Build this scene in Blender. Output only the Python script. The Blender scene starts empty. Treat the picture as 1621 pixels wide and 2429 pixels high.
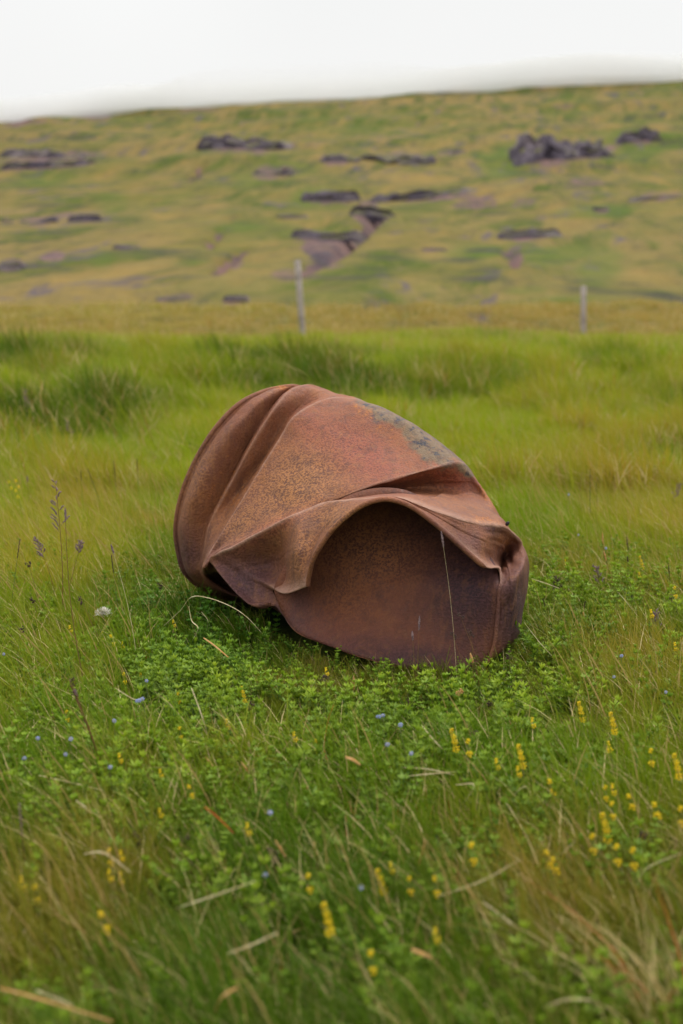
import bpy, bmesh, math, random
import numpy as np
from mathutils import Vector, Matrix
random.seed(7); rng = np.random.default_rng(7)
R = math.radians
C = bpy.context.scene.collection
S = bpy.context.scene

# ------------------------------------------------------------------ camera
H_CAM, PITCH, FPX = 0.92, R(9.30), 3377.0
cam_d = bpy.data.cameras.new('camera'); cam = bpy.data.objects.new('camera', cam_d); C.objects.link(cam)
cam.location = (0, 0, H_CAM); cam.rotation_euler = (R(90) - PITCH, 0, 0)
cam_d.sensor_fit = 'HORIZONTAL'; cam_d.sensor_width = 24.0; cam_d.lens = 50.0
cam_d.clip_start = 0.02; cam_d.clip_end = 5000
cam_d.dof.use_dof = True; cam_d.dof.focus_distance = 3.40; cam_d.dof.aperture_fstop = 3.2
S.camera = cam

# ------------------------------------------------------------------ sky and sun
SUN_EL, SUN_AZ = R(64), R(40)          # azimuth from +Y towards +X
w = bpy.data.worlds.new('World'); S.world = w; w.use_nodes = True
nt = w.node_tree; N = nt.nodes; L = nt.links; N.clear()
out = N.new('ShaderNodeOutputWorld'); bg = N.new('ShaderNodeBackground'); bg.inputs[1].default_value = 0.1
sky = N.new('ShaderNodeTexSky'); sky.sky_type = 'NISHITA'; sky.sun_disc = False
sky.sun_elevation = SUN_EL; sky.sun_rotation = SUN_AZ; sky.air_density = 1.0; sky.dust_density = 3.0
tc = N.new('ShaderNodeTexCoord'); sep = N.new('ShaderNodeSeparateXYZ'); L.new(tc.outputs['Generated'], sep.inputs[0])
ramp = N.new('ShaderNodeValToRGB'); L.new(sep.outputs[2], ramp.inputs[0])   # overcast: brighter towards the zenith
cr = ramp.color_ramp; cr.elements[0].position = 0.0; cr.elements[0].color = (.384, .381, .374, 1)
cr.elements[1].position = 1.0; cr.elements[1].color = (.74, .76, .79, 1)
e = cr.elements.new(0.20); e.color = (.384, .385, .381, 1)
e = cr.elements.new(0.45); e.color = (.52, .525, .53, 1)
nz = N.new('ShaderNodeTexNoise'); nz.inputs['Scale'].default_value = 2.2; nz.inputs['Detail'].default_value = 2
L.new(tc.outputs['Generated'], nz.inputs['Vector'])
mr = N.new('ShaderNodeMapRange'); mr.inputs[1].default_value = .3; mr.inputs[2].default_value = .7
mr.inputs[3].default_value = 24.0; mr.inputs[4].default_value = 26.5; L.new(nz.outputs[0], mr.inputs[0])
vm = N.new('ShaderNodeVectorMath'); vm.operation = 'SCALE'; L.new(ramp.outputs[0], vm.inputs[0]); L.new(mr.outputs[0], vm.inputs['Scale'])
mx = N.new('ShaderNodeMix'); mx.data_type = 'RGBA'; mx.inputs[0].default_value = .96
L.new(sky.outputs[0], mx.inputs[6]); L.new(vm.outputs[0], mx.inputs[7])
L.new(mx.outputs[2], bg.inputs[0]); L.new(bg.outputs[0], out.inputs[0])
sd = bpy.data.lights.new('sun', 'SUN'); sd.energy = 2.3; sd.angle = R(11); sd.color = (1, .96, .9)
sun = bpy.data.objects.new('sun', sd); C.objects.link(sun)
sdir = Vector((math.sin(SUN_AZ) * math.cos(SUN_EL), math.cos(SUN_AZ) * math.cos(SUN_EL), math.sin(SUN_EL)))
sun.rotation_euler = sdir.to_track_quat('Z', 'Y').to_euler()
S.view_settings.view_transform = 'Standard'; S.view_settings.look = 'None'
S.view_settings.exposure = 0; S.view_settings.gamma = 1
S.cycles.max_bounces = 12; S.cycles.diffuse_bounces = 3; S.cycles.transmission_bounces = 3
S.cycles.transparent_max_bounces = 6; S.cycles.volume_bounces = 12

# ------------------------------------------------------------------ helpers
def ray(u, v):                         # direction through a point of the 1621 x 2429 frame
    x = (u - 810.5) / FPX; y = -(v - 1214.5) / FPX; c, s = math.cos(PITCH), math.sin(PITCH)
    return np.array([x, c + y * s, -s + y * c])
def at(u, v, d):                       # the point at distance d in front of the camera
    r = ray(u, v); return np.array([0, 0, H_CAM]) + r * (d / r[1])
def on_z(u, v, z):                     # the point of that ray at height z
    r = ray(u, v); t = (z - H_CAM) / r[2]; return np.array([0, 0, H_CAM]) + r * t
def P(X, Y, d): return at(380 + X / 1.7043, 880 + Y / 1.7043, d)

def hsh(ix, iy, seed):
    n = (ix.astype(np.int64) * 374761393 + iy.astype(np.int64) * 668265263 + seed * 982451653) & 0xffffffff
    n = ((n ^ (n >> 13)) * 1274126177) & 0xffffffff
    return ((n ^ (n >> 16)) & 0xffffff) / float(0xffffff)
def vnoise(x, y, seed=0):
    x = np.asarray(x, float); y = np.asarray(y, float)
    ix, iy = np.floor(x), np.floor(y); fx, fy = x - ix, y - iy
    fx = fx * fx * (3 - 2 * fx); fy = fy * fy * (3 - 2 * fy)
    a, b = hsh(ix, iy, seed), hsh(ix + 1, iy, seed); c, d = hsh(ix, iy + 1, seed), hsh(ix + 1, iy + 1, seed)
    return (a * (1 - fx) + b * fx) * (1 - fy) + (c * (1 - fx) + d * fx) * fy - .5
def fbm(x, y, seed=0, o=4):
    r = 0; a = 1.0
    for k in range(o):
        r = r + a * vnoise(x * 2 ** k + 17.3 * k, y * 2 ** k - 9.1 * k, seed + k); a *= .5
    return r
def smooth(a, b, x): t = np.clip((x - a) / (b - a), 0, 1); return t * t * (3 - 2 * t)

def tag(o, label=None, cat=None, group=None, kind=None):
    if label: o['label'] = label
    if cat: o['category'] = cat
    if group: o['group'] = group
    if kind: o['kind'] = kind
    return o
def mesh_obj(name, verts, faces, mat=None, parent=None, smooth_=True, link=True):
    me = bpy.data.meshes.new(name); me.from_pydata([tuple(map(float, v)) for v in verts], [], [tuple(int(i) for i in f) for f in faces])
    if mat: me.materials.append(mat)
    if smooth_: me.polygons.foreach_set('use_smooth', [True] * len(me.polygons))
    o = bpy.data.objects.new(name, me)
    if link: C.objects.link(o)
    if parent: o.parent = parent
    return o
def empty(name, loc):
    o = bpy.data.objects.new(name, None); C.objects.link(o); o.location = tuple(map(float, loc)); o.empty_display_size = .05; return o
def vattr(me, name, arr):              # a colour attribute on the points
    a = me.attributes.new(name, 'FLOAT_COLOR', 'POINT')
    arr = np.asarray(arr, np.float32)
    full = np.ones((len(me.vertices), 4), np.float32); full[:, :arr.shape[1]] = arr
    a.data.foreach_set('color', full.ravel())

class MB:                              # collects shapes into one mesh
    def __init__(s): s.v = []; s.f = []
    def add(s, v, f):
        b = len(s.v); s.v += [tuple(map(float, p)) for p in v]; s.f += [tuple(b + int(i) for i in q) for q in f]
    def tube(s, pts, r, n=6, cap=True):
        pts = [Vector(p) for p in pts]; rs = r if hasattr(r, '__len__') else [r] * len(pts)
        V = []; up = None
        for i, p in enumerate(pts):
            t = (pts[min(i + 1, len(pts) - 1)] - pts[max(i - 1, 0)]).normalized()
            if up is None: up = t.orthogonal().normalized()
            a = (up - t * up.dot(t)).normalized(); up = a; b = t.cross(a)
            V += [p + (a * math.cos(2 * math.pi * k / n) + b * math.sin(2 * math.pi * k / n)) * rs[i] for k in range(n)]
        F = [(i * n + k, i * n + (k + 1) % n, (i + 1) * n + (k + 1) % n, (i + 1) * n + k) for i in range(len(pts) - 1) for k in range(n)]
        if cap: F += [tuple(range(n))[::-1], tuple((len(pts) - 1) * n + k for k in range(n))]
        s.add(V, F)
    def strip(s, pts, side, w):        # a flat curved blade
        pts = [Vector(p) for p in pts]; side = Vector(side).normalized(); V = []
        for p, ww in zip(pts, w): V += [p - side * ww, p + side * ww]
        s.add(V, [(2 * i, 2 * i + 1, 2 * i + 3, 2 * i + 2) for i in range(len(pts) - 1)])
    def blob(s, c, r, seg=6, rings=4, sc=(1, 1, 1), rot=None):
        V = []; F = []
        for i in range(rings + 1):
            th = math.pi * i / rings
            for k in range(seg):
                p = Vector((math.sin(th) * math.cos(2 * math.pi * k / seg) * sc[0], math.sin(th) * math.sin(2 * math.pi * k / seg) * sc[1], math.cos(th) * sc[2])) * r
                if rot: p = rot @ p
                V.append(Vector(c) + p)
        for i in range(rings):
            for k in range(seg): F.append((i * seg + k, (i + 1) * seg + k, (i + 1) * seg + (k + 1) % seg, i * seg + (k + 1) % seg))
        s.add(V, F)
    def build(s, name, mat, parent=None, link=True): return mesh_obj(name, s.v, s.f, mat, parent, True, link)

# ------------------------------------------------------------------ materials
class G:                               # terse node-graph builder
    def __init__(s, name):
        s.m = bpy.data.materials.new(name); s.m.use_nodes = True; s.t = s.m.node_tree; s.t.nodes.clear()
        s.o = s.t.nodes.new('ShaderNodeOutputMaterial')
    def n(s, typ, **kw):
        nd = s.t.nodes.new(typ)
        for k, v in kw.items(): setattr(nd, k, v)
        return nd
    def l(s, a, b): s.t.links.new(a, b)
    def noise(s, vec, scale, detail=3, rough=.5, dist=0):
        n = s.n('ShaderNodeTexNoise'); n.inputs['Scale'].default_value = scale; n.inputs['Detail'].default_value = detail
        n.inputs['Roughness'].default_value = rough; n.inputs['Distortion'].default_value = dist
        if vec is not None: s.l(vec, n.inputs['Vector'])
        return n.outputs[0]
    def rng(s, x, a, b, c=0, d=1):
        m = s.n('ShaderNodeMapRange'); s.l(x, m.inputs[0])
        for i, v in enumerate((a, b, c, d)): m.inputs[i + 1].default_value = v
        return m.outputs[0]
    def mix(s, f, a, b, blend='MIX'):
        m = s.n('ShaderNodeMix', data_type='RGBA', blend_type=blend)
        for sock, v in ((m.inputs[0], f), (m.inputs[6], a), (m.inputs[7], b)):
            if isinstance(v, (int, float)): sock.default_value = v
            elif isinstance(v, tuple): sock.default_value = (*v, 1) if len(v) == 3 else v
            else: s.l(v, sock)
        return m.outputs[2]
    def math(s, op, a, b=None):
        m = s.n('ShaderNodeMath', operation=op)
        for k, v in enumerate((a, b)):
            if v is None: continue
            if isinstance(v, (int, float)): m.inputs[k].default_value = v
            else: s.l(v, m.inputs[k])
        return m.outputs[0]
    def pos(s): return s.n('ShaderNodeNewGeometry').outputs['Position']
    def attr(s, name, typ='GEOMETRY'):
        a = s.n('ShaderNodeAttribute', attribute_name=name, attribute_type=typ); return a.outputs['Color']
    def sep(s, c):
        q = s.n('ShaderNodeSeparateColor'); s.l(c, q.inputs[0]); return q.outputs
    def bsdf(s, col, rough=.6, spec=.3, bump=None, dist=.01, bstr=1.0):
        b = s.n('ShaderNodeBsdfPrincipled')
        if isinstance(col, tuple): b.inputs['Base Color'].default_value = (*col, 1)
        else: s.l(col, b.inputs['Base Color'])
        if isinstance(rough, (int, float)): b.inputs['Roughness'].default_value = rough
        else: s.l(rough, b.inputs['Roughness'])
        b.inputs['Specular IOR Level'].default_value = spec
        if bump is not None:
            bn = s.n('ShaderNodeBump'); bn.inputs['Distance'].default_value = dist; bn.inputs['Strength'].default_value = bstr
            s.l(bump, bn.inputs['Height']); s.l(bn.outputs[0], b.inputs['Normal'])
        return b.outputs[0]
    def done(s, sh): s.l(sh, s.o.inputs[0]); return s.m

def leafy(g, col, rough=.45, trans=.35, spec=.3):
    b = g.bsdf(col, rough, spec); t = g.n('ShaderNodeBsdfTranslucent'); g.l(col, t.inputs[0])
    m = g.n('ShaderNodeMixShader'); m.inputs[0].default_value = trans; g.l(b, m.inputs[1]); g.l(t.outputs[0], m.inputs[2])
    return m.outputs[0]

def mat_grass():
    g = G('grass_blades'); a = g.sep(g.attr('blade')); z = g.sep(g.attr('zone', 'INSTANCER'))
    # blade: r random, g height along the blade, b dryness ; zone: r yellow, g orange, b lushness and painted shade
    green = g.mix(a[0], (.055, .165, .004), (.165, .29, .008))
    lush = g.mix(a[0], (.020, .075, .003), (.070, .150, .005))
    yel = g.mix(a[0], (.225, .325, .006), (.35, .37, .012))
    ora = g.mix(a[0], (.42, .26, .035), (.52, .22, .05))
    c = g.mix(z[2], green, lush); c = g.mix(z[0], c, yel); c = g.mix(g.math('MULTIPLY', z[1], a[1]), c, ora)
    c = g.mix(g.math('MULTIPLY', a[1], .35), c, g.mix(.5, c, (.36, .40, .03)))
    c = g.mix(g.rng(a[1], 0, .25, .55, 0), c, (.060, .060, .015))          # root ends darkened: shade between the blades put into the colour
    dry = g.mix(a[0], (.42, .28, .09), (.62, .50, .24)); red = (.42, .11, .03)
    c = g.mix(g.rng(a[2], .45, .55), c, dry); c = g.mix(g.rng(a[2], .9, .95), c, red)
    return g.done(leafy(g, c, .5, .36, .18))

def mat_herb():
    g = G('herb_leaves'); a = g.sep(g.attr('blade')); z = g.sep(g.attr('zone', 'INSTANCER'))
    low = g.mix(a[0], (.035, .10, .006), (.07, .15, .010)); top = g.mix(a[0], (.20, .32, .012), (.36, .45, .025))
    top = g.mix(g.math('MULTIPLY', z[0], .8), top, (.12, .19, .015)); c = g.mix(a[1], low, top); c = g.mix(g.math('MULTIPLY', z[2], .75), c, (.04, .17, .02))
    return g.done(leafy(g, c, .5, .3, .2))

def mat_soil():
    g = G('thatch'); p = g.pos()
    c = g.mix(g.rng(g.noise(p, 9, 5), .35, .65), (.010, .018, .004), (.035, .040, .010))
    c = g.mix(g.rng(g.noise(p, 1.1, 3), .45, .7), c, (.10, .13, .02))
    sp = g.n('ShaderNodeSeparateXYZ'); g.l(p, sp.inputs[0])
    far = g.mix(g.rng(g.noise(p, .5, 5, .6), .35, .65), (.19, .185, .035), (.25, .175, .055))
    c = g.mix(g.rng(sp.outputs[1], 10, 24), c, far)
    return g.done(g.bsdf(c, .9, .1, g.noise(p, 40, 4), .02, .7))

def mat_hill():
    g = G('hill_turf'); p = g.pos(); a = g.sep(g.attr('ground'))    # r rock soil, g lush, b dry
    m0 = g.n('ShaderNodeMapping'); g.l(p, m0.inputs[0]); m0.inputs['Rotation'].default_value = (0, 0, R(9))
    mp = g.n('ShaderNodeMapping'); g.l(m0.outputs[0], mp.inputs[0]); mp.inputs['Scale'].default_value = (1, .26, 0); q = mp.outputs[0]
    n1 = g.noise(q, .07, 6, .62, .6); n2 = g.noise(q, .24, 6, .66, .8); n3 = g.noise(q, .80, 5, .72, .5)
    c = g.mix(g.rng(n1, .36, .56), (.092, .100, .020), (.168, .124, .042))
    c = g.mix(g.rng(n2, .50, .60, 0, .85), c, (.052, .078, .010))
    c = g.mix(g.rng(n2, .46, .34, 0, .75), c, (.215, .140, .042))
    c = g.mix(g.rng(n3, .52, .64, .0, .5), c, (.070, .062, .032))  # dark mottling paints the shade of small hollows into the turf
    c = g.mix(g.rng(n3, .46, .32, .0, .35), c, (.23, .17, .055))
    c = g.mix(g.math('MULTIPLY', a[1], .75), c, (.068, .108, .016))
    c = g.mix(g.math('MULTIPLY', a[2], .55), c, (.200, .135, .036))
    soil = g.mix(g.rng(n3, .38, .60), (.060, .046, .054), (.165, .100, .085))
    c = g.mix(g.rng(g.math('ADD', a[0], g.rng(n3, .3, .7, -.22, .22)), .35, .62), c, soil)
    mt = g.n('ShaderNodeMapping'); g.l(m0.outputs[0], mt.inputs[0]); mt.inputs['Scale'].default_value = (.22, 1, 0)      # broken lips of the terraces
    tn = g.noise(mt.outputs[0], .075, 4, .6, .6); lip = g.rng(g.math('ABSOLUTE', g.math('SUBTRACT', tn, .5)), .020, .006, 0, 1)
    c = g.mix(g.math('MULTIPLY', lip, g.rng(n2, .45, .58, 0, .8)), c, (.055, .048, .040))
    st_ = g.n('ShaderNodeMapping'); g.l(p, st_.inputs[0]); st_.inputs['Scale'].default_value = (.16, .16, 0)
    c = g.mix(g.rng(g.noise(st_.outputs[0], 1, 6, .7, .8), .54, .68, 0, .5), c, (.068, .080, .018))       # darker green mottling over the slope
    rk = g.rng(g.noise(q, .30, 6, .7, 1.0), .57, .64, 0, .85); c = g.mix(g.math('MULTIPLY', rk, g.rng(n1, .42, .5)), c, (.085, .068, .080))
    return g.done(g.bsdf(c, .95, .05, n2, 1.2, .8))

def mat_rock():
    g = G('basalt'); p = g.pos(); n = g.noise(p, .38, 6, .75); n2 = g.noise(p, .22, 4)
    c = g.mix(g.rng(n, .3, .7), (.038, .031, .044), (.150, .122, .145)); c = g.mix(g.rng(n2, .52, .62, 0, .7), c, (.23, .185, .19))
    nm = g.n('ShaderNodeNewGeometry'); s = g.n('ShaderNodeSeparateXYZ'); g.l(nm.outputs['Normal'], s.inputs[0])
    c = g.mix(g.math('MULTIPLY', g.rng(s.outputs[2], .70, .92), g.rng(n, .36, .50)), c, (.12, .115, .03))   # turf that grows on the flat tops
    return g.done(g.bsdf(c, .9, .15, n, .6, 1))

def mat_plain(name, col, col2=None, scale=200, rough=.6, trans=0, spec=.3, bump=None):
    g = G(name); p = g.n('ShaderNodeTexCoord').outputs['Object']
    n = g.noise(p, scale, 4); c = g.mix(g.rng(n, .35, .65), col, col2 or tuple(x * .6 for x in col))
    if trans: return g.done(leafy(g, c, rough, trans, spec))
    return g.done(g.bsdf(c, rough, spec, n if bump else None, bump or .01, .6))

def mat_rust(name='rusted_steel', lid=False):
    g = G(name); p = g.n('ShaderNodeTexCoord').outputs['Object']; a = g.sep(g.attr('rust')); b = g.sep(g.attr('wear_shade'))
    # rust: r tan speckle, g red, b grey scale ; wear: r orange, g purple rust plus painted shade of flap and low facets, b coarse spots
    big = g.noise(p, 4.5, 5, .6); med = g.noise(p, 22, 5, .65); fine = g.noise(p, 175, 3, .65); fine2 = g.noise(p, 520, 2, .6)
    c = g.mix(g.rng(big, .35, .65), (.19, .066, .032), (.28, .102, .038))
    c = g.mix(g.rng(med, .4, .7, 0, .5), c, (.16, .064, .050))
    speck = g.rng(fine, .44, .54)
    tan = g.mix(speck, (.10, .038, .022), (.39, .170, .058)); c = g.mix(g.math('MULTIPLY', a[0], .85), c, tan)
    red = g.mix(g.rng(fine, .36, .50), (.13, .036, .032), (.32, .092, .056)); c = g.mix(g.math('MULTIPLY', a[1], .9), c, red)
    gm = g.rng(g.math('ADD', a[2], g.rng(med, .3, .7, -.3, .3)), .38, .62)
    grey = g.mix(g.rng(g.noise(p, 38, 5, .7), .5, .6), (.175, .115, .065), (.040, .040, .050)); c = g.mix(gm, c, grey)
    om = g.rng(g.math('ADD', b[0], g.rng(g.noise(p, 60, 4, .7), .3, .7, -.35, .35)), .4, .75)
    ora = g.mix(g.rng(fine, .4, .6), (.22, .06, .02), (.52, .19, .03)); c = g.mix(g.math('MULTIPLY', om, .8), c, ora)
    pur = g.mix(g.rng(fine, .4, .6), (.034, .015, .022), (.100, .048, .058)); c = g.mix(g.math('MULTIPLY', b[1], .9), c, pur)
    mp = g.n('ShaderNodeMapping'); g.l(p, mp.inputs[0]); mp.inputs['Scale'].default_value = (34, 34, 7)      # rain streaks
    c = g.mix(g.rng(g.noise(mp.outputs[0], 1, 5, .65), .50, .68, 0, .5), c, (.075, .034, .026)); c = g.mix(g.rng(g.noise(mp.outputs[0], 1.7, 5, .65), .50, .34, 0, .35), c, (.30, .13, .05))
    vo = g.n('ShaderNodeTexVoronoi'); vo.inputs['Scale'].default_value = 85; g.l(p, vo.inputs['Vector'])
    cs = g.math('MULTIPLY', g.rng(vo.outputs['Distance'], .30, .16), g.rng(g.noise(p, 30, 3), .46, .56))
    c = g.mix(g.math('MULTIPLY', g.math('MULTIPLY', cs, b[2]), .8), c, (.045, .020, .022))
    c = g.mix(g.rng(fine2, .58, .68, 0, .5), c, (.045, .022, .018))
    cv = g.sep(g.attr('crest')); c = g.mix(g.math('MULTIPLY', cv[0], g.rng(med, .3, .6, .3, .75)), c, (.42, .25, .18))  # fold crests lightened: highlights put into the colour, along with polished rust
    if lid: c = g.mix(1.0, c, (.66, .57, .57), 'MULTIPLY')  # same rust darkened for the lid, its shade put into the colour
    h = g.math('ADD', g.math('MULTIPLY', fine, .6), g.math('ADD', g.math('MULTIPLY', med, 1.0), g.math('MULTIPLY', speck, .25)))
    return g.done(g.bsdf(c, g.rng(fine, .3, .7, .50, .78), .30, h, .0028, .8))

M = dict(grass=mat_grass(), herb=mat_herb(), soil=mat_soil(), hill=mat_hill(), rock=mat_rock(), rust=mat_rust(), lidrust=mat_rust('rusted_lid', True),
         wood=mat_plain('grey_wood', (.42, .36, .32), (.26, .22, .20), 12, .9, bump=.004),
         yellow=mat_plain('yellow_petal', (.95, .76, .02), (.85, .60, .015), 300, .5, .3),
         blue=mat_plain('blue_petal', (.36, .46, .78), (.50, .50, .76), 400, .5, .3),
         stem=mat_plain('green_stem', (.10, .16, .03), (.14, .13, .04), 90, .6),
         redstem=mat_plain('red_stem', (.20, .075, .035), (.13, .09, .03), 60, .6),
         seed=mat_plain('purple_seed', (.12, .07, .085), (.30, .21, .20), 260, .8),
         dark=mat_plain('dark_seed', (.035, .02, .018), (.09, .045, .03), 260, .7),
         tan=mat_plain('ginger_seed', (.62, .30, .08), (.70, .44, .20), 220, .7, .2),
         straw=mat_plain('straw', (.72, .62, .38), (.52, .40, .20), 70, .6, .2),
         redleaf=mat_plain('red_leaf', (.70, .12, .03), (.50, .10, .04), 80, .5, .3),
         white=mat_plain('white_fluff', (.75, .72, .62), (.5, .45, .36), 200, .9),
         black=mat_plain('black_flake', (.012, .011, .012), (.03, .02, .02), 300, .5))

# ------------------------------------------------------------------ terrain
def terrain(x, y):
    x = np.asarray(x, float); y = np.asarray(y, float)
    z = .05 * fbm(x * .9, y * .9, 3, 4) * smooth(4.6, 7, y) + .02 * fbm(x * 2.2, y * 2.2, 5, 3)
    z = z - .018 * 0
    def hump(cx, cy, rx, ry, h): return h * np.exp(-((x - cx) / rx) ** 2 - ((y - cy) / ry) ** 2)
    z = z + hump(-2.3, 8.5, .8, .6, .34) + hump(-1.5, 9.3, .6, .6, .26) + hump(-.85, 10.4, .55, .7, .24) + hump(-.4, 12.0, .6, .8, .2) + hump(-3.2, 10.5, 1.6, .9, .30) + hump(-1.9, 13.0, 1.0, 1.0, .16)
    z = z + hump(.1, 10.6, .8, .7, .15) + hump(1.3, 12.0, 1.6, .9, .14) + hump(3.2, 12.5, 1.5, 1.0, .16) + hump(-3.6, 15.5, 2.0, 1.4, .22)
    z = z + hump(1.5, 18, 3.5, 2.2, .16) + hump(-1.5, 21, 5, 2, .10) + hump(5, 21, 4, 2, .10)
    z = z + .16 * fbm(x * .5, y * .5, 11, 4) * smooth(6, 11, y) * (1 - smooth(24, 40, y) * .4)
    z = z - .42 * smooth(22, 30, y) - .20 * smooth(11, 22, y)
    t = np.clip((y - 32) / 368, 0, None)
    rise = 51 * (.40 * np.minimum(t, 1) + .60 * np.minimum(t, 1) ** 1.5) + .35 * smooth(30, 45, y)
    tilt = 1 + .00125 * np.clip(x, -170, 240)
    z = z + rise * tilt
    amp = smooth(40, 120, y)
    z = z + amp * (2.6 * fbm(x * .018, y * .018, 21, 4) + 1.2 * fbm(x * .06, y * .045, 31, 4))
    q = (z / 5.5) ; st = np.floor(q) + smooth(.25, .75, q - np.floor(q)); z = z + smooth(100, 180, y) * (st * 5.5 - z) * .30
    z = z - np.clip(y - 400, 0, None) * .10
    return z
def ground_hit(u, v, h=0.0):           # where the ray meets the terrain (plus h)
    r = ray(u, v); ts = np.concatenate([np.linspace(1.2, 30, 1200), np.linspace(30, 440, 3000)]) / r[1]
    p = np.array([0, 0, H_CAM])[None] + ts[:, None] * r[None]; dz = p[:, 2] - terrain(p[:, 0], p[:, 1]) - h
    k = np.argmax(dz < 0)
    if dz[k] >= 0: return p[-1]
    return p[k]

NX = 330
def _nx(n):
    global NX
    NX = n
def sheet(name, ys, mat):
    xs = np.linspace(-1, 1, NX); Y = np.repeat(ys[:, None], NX, 1); X = xs[None] * (9 + 1.25 * np.maximum(ys, 0))[:, None]
    Z = terrain(X, Y); v = np.stack([X, Y, Z], -1).reshape(-1, 3); nr = len(ys)
    f = [(j * NX + i, j * NX + i + 1, (j + 1) * NX + i + 1, (j + 1) * NX + i) for j in range(nr - 1) for i in range(NX - 1)]
    return tag(mesh_obj(name, v, f, mat), kind='structure'), v
ys1 = np.concatenate([np.linspace(-12, 0, 13)[:-1], np.linspace(0, 12, 110)[:-1], np.linspace(12, 30, 80)])
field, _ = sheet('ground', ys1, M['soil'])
_nx(600)
ys2 = np.concatenate([30 * (400 / 30) ** np.linspace(0, 1, 380), np.linspace(402, 900, 20)])
hill, hv = sheet('hillside', ys2, M['hill'])

# soil, lush and dry areas of the hillside, kept as a property of the ground
HP = [  # u, v, half-width, half-height in the frame, channel, strength
 (775,590,85,40,0,1),(125,605,48,20,0,.9),(28,625,34,18,0,.95),(1255,556,78,24,0,.95),(875,500,46,34,0,.9),(1225,600,22,30,0,.55),
 (1130,480,60,18,0,.55),(1010,690,60,12,0,.5),(700,650,60,20,0,.45),(60,290,80,12,0,.6),(230,275,60,12,0,.6),(480,262,80,8,0,.5),
 (1340,250,50,10,0,.5),(1390,430,60,18,0,.5),(1300,415,40,14,0,.45),(1245,480,40,14,0,.5),(420,705,60,8,0,.6),(560,620,30,22,0,.6),
 (600,365,50,10,0,.3),(120,515,110,10,0,.5),(1560,465,70,14,0,.45),(1180,265,60,6,0,.3),(1000,265,40,8,0,.4),(1360,395,70,12,0,.35),
 (1190,390,60,40,1,.9),(1500,340,110,50,1,.7),(1330,600,110,26,1,.8),(730,475,60,30,1,.8),(690,400,70,22,1,.7),(560,540,70,14,1,.7),
 (460,620,60,14,1,.5),(240,610,40,40,1,.5),(1420,500,110,16,1,.8),(270,480,30,24,1,.5),(1250,690,50,10,1,.5),(1430,620,60,50,1,.6),
 (100,420,80,20,1,.5),(590,430,40,20,1,.5),(1120,600,80,20,1,.6),(860,300,160,26,1,.4),(1300,715,160,12,1,.4),
 (960,570,110,40,2,.6),(420,560,120,40,2,.5),(350,440,100,30,2,.4),(1000,430,90,14,2,.6),(1280,745,160,14,2,.8),(200,700,240,40,2,.6),
 (200,770,260,24,2,.7),(640,760,200,20,2,.5),(1550,660,90,24,2,.6),(1060,650,100,20,2,.4),(1300,510,80,14,2,.4),
 (905,512,16,14,0,1.2),(880,530,14,12,0,1.2),(858,552,14,10,0,1.2),(836,572,16,10,0,1.2),(812,592,18,9,0,1.1),(785,608,20,9,0,1.1),(750,624,24,9,0,1),(520,640,14,10,0,1),(540,622,14,10,0,1),(560,606,16,9,0,1),(575,594,14,8,0,1),(470,395,8,14,0,.6),(460,415,8,12,0,.6)]
OUT = [(0,236,362,26,'long dark ledge at the left edge of the hillside, upper of two parallel ledges',1),
 (4,226,388,18,'thin dark ledge at the left edge of the hillside, lower of two parallel ledges',2),
 (474,684,334,34,'dark tapering rock band high on the left half of the hillside below the ridge',3),
 (600,692,398,34,'small dark stepped outcrop on a green patch left of the upper middle ledge',4),
 (764,850,372,22,'short dark rock that starts the ledge in the upper middle of the hillside',5),
 (846,1030,366,32,'dark ledge with a pale rounded right end in the upper middle of the hillside',6),
 (1036,1105,354,18,'pale grey low rock just right of the upper middle ledge',7),
 (1220,1455,342,66,'largest rock outcrop, a broad grey crag high on the right of the hillside',8),
 (1470,1562,318,28,'small rounded crag just right of the largest outcrop',9),
 (718,852,466,26,'short dark ledge left of the V shaped gully',10),
 (886,1130,456,26,'long dark ledge across the middle of the hillside above the V shaped gully',11),
 (834,932,490,50,'dark V shaped rock face at the head of the gully',12),
 (694,866,556,22,'brown rock rim above the bare gully behind the left fence post',13),
 (532,590,702,24,'dark lone boulder low on the hillside left of the left fence post',14),
 (370,452,706,12,'flat pale grey slab low on the hillside beside the lone dark boulder',15),
 (0,28,518,18,'small rock cut by the left edge of the photo at mid slope',16),
 (50,134,520,18,'pale mottled rock at mid slope near the left edge',17),
 (160,238,516,16,'low dark rock at mid slope, rightmost of three in a row at the left',18),
 (656,730,510,12,'thin dark sliver of rock below the short dark ledge at mid slope',19),
 (1498,1621,464,16,'thin dark ledge at the right edge of the hillside at mid slope',20),
 (1412,1448,490,18,'small grey boulder at mid slope on the right',21),
 (1184,1330,548,26,'brown layered rock above a bare patch on the right of the hillside',22),
 (1000,1060,590,8,'faint low rock in the dry grass right of the gully',23),
 (270,330,585,10,'faint low rock in the grass on the left lower slope',24),
 (0,56,625,26,'dark brown rock at the left edge low on the hillside',25)]
HP += [((q[0] + q[1]) / 2, q[2] + q[3] * .35, (q[1] - q[0]) * .62, q[3] * .62, 0, .62) for q in OUT]
cc, ss = math.cos(PITCH), math.sin(PITCH)
dx, dy, dz = hv[:, 0], hv[:, 1], hv[:, 2] - H_CAM
fwd = dy * cc - dz * ss; upv = dy * ss + dz * cc
HU = 810.5 + dx / fwd * FPX; HV = 1214.5 - upv / fwd * FPX
nn = fbm(hv[:, 0] * .12, hv[:, 1] * .08, 55, 4)
msk = np.zeros((len(hv), 3))
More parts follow.
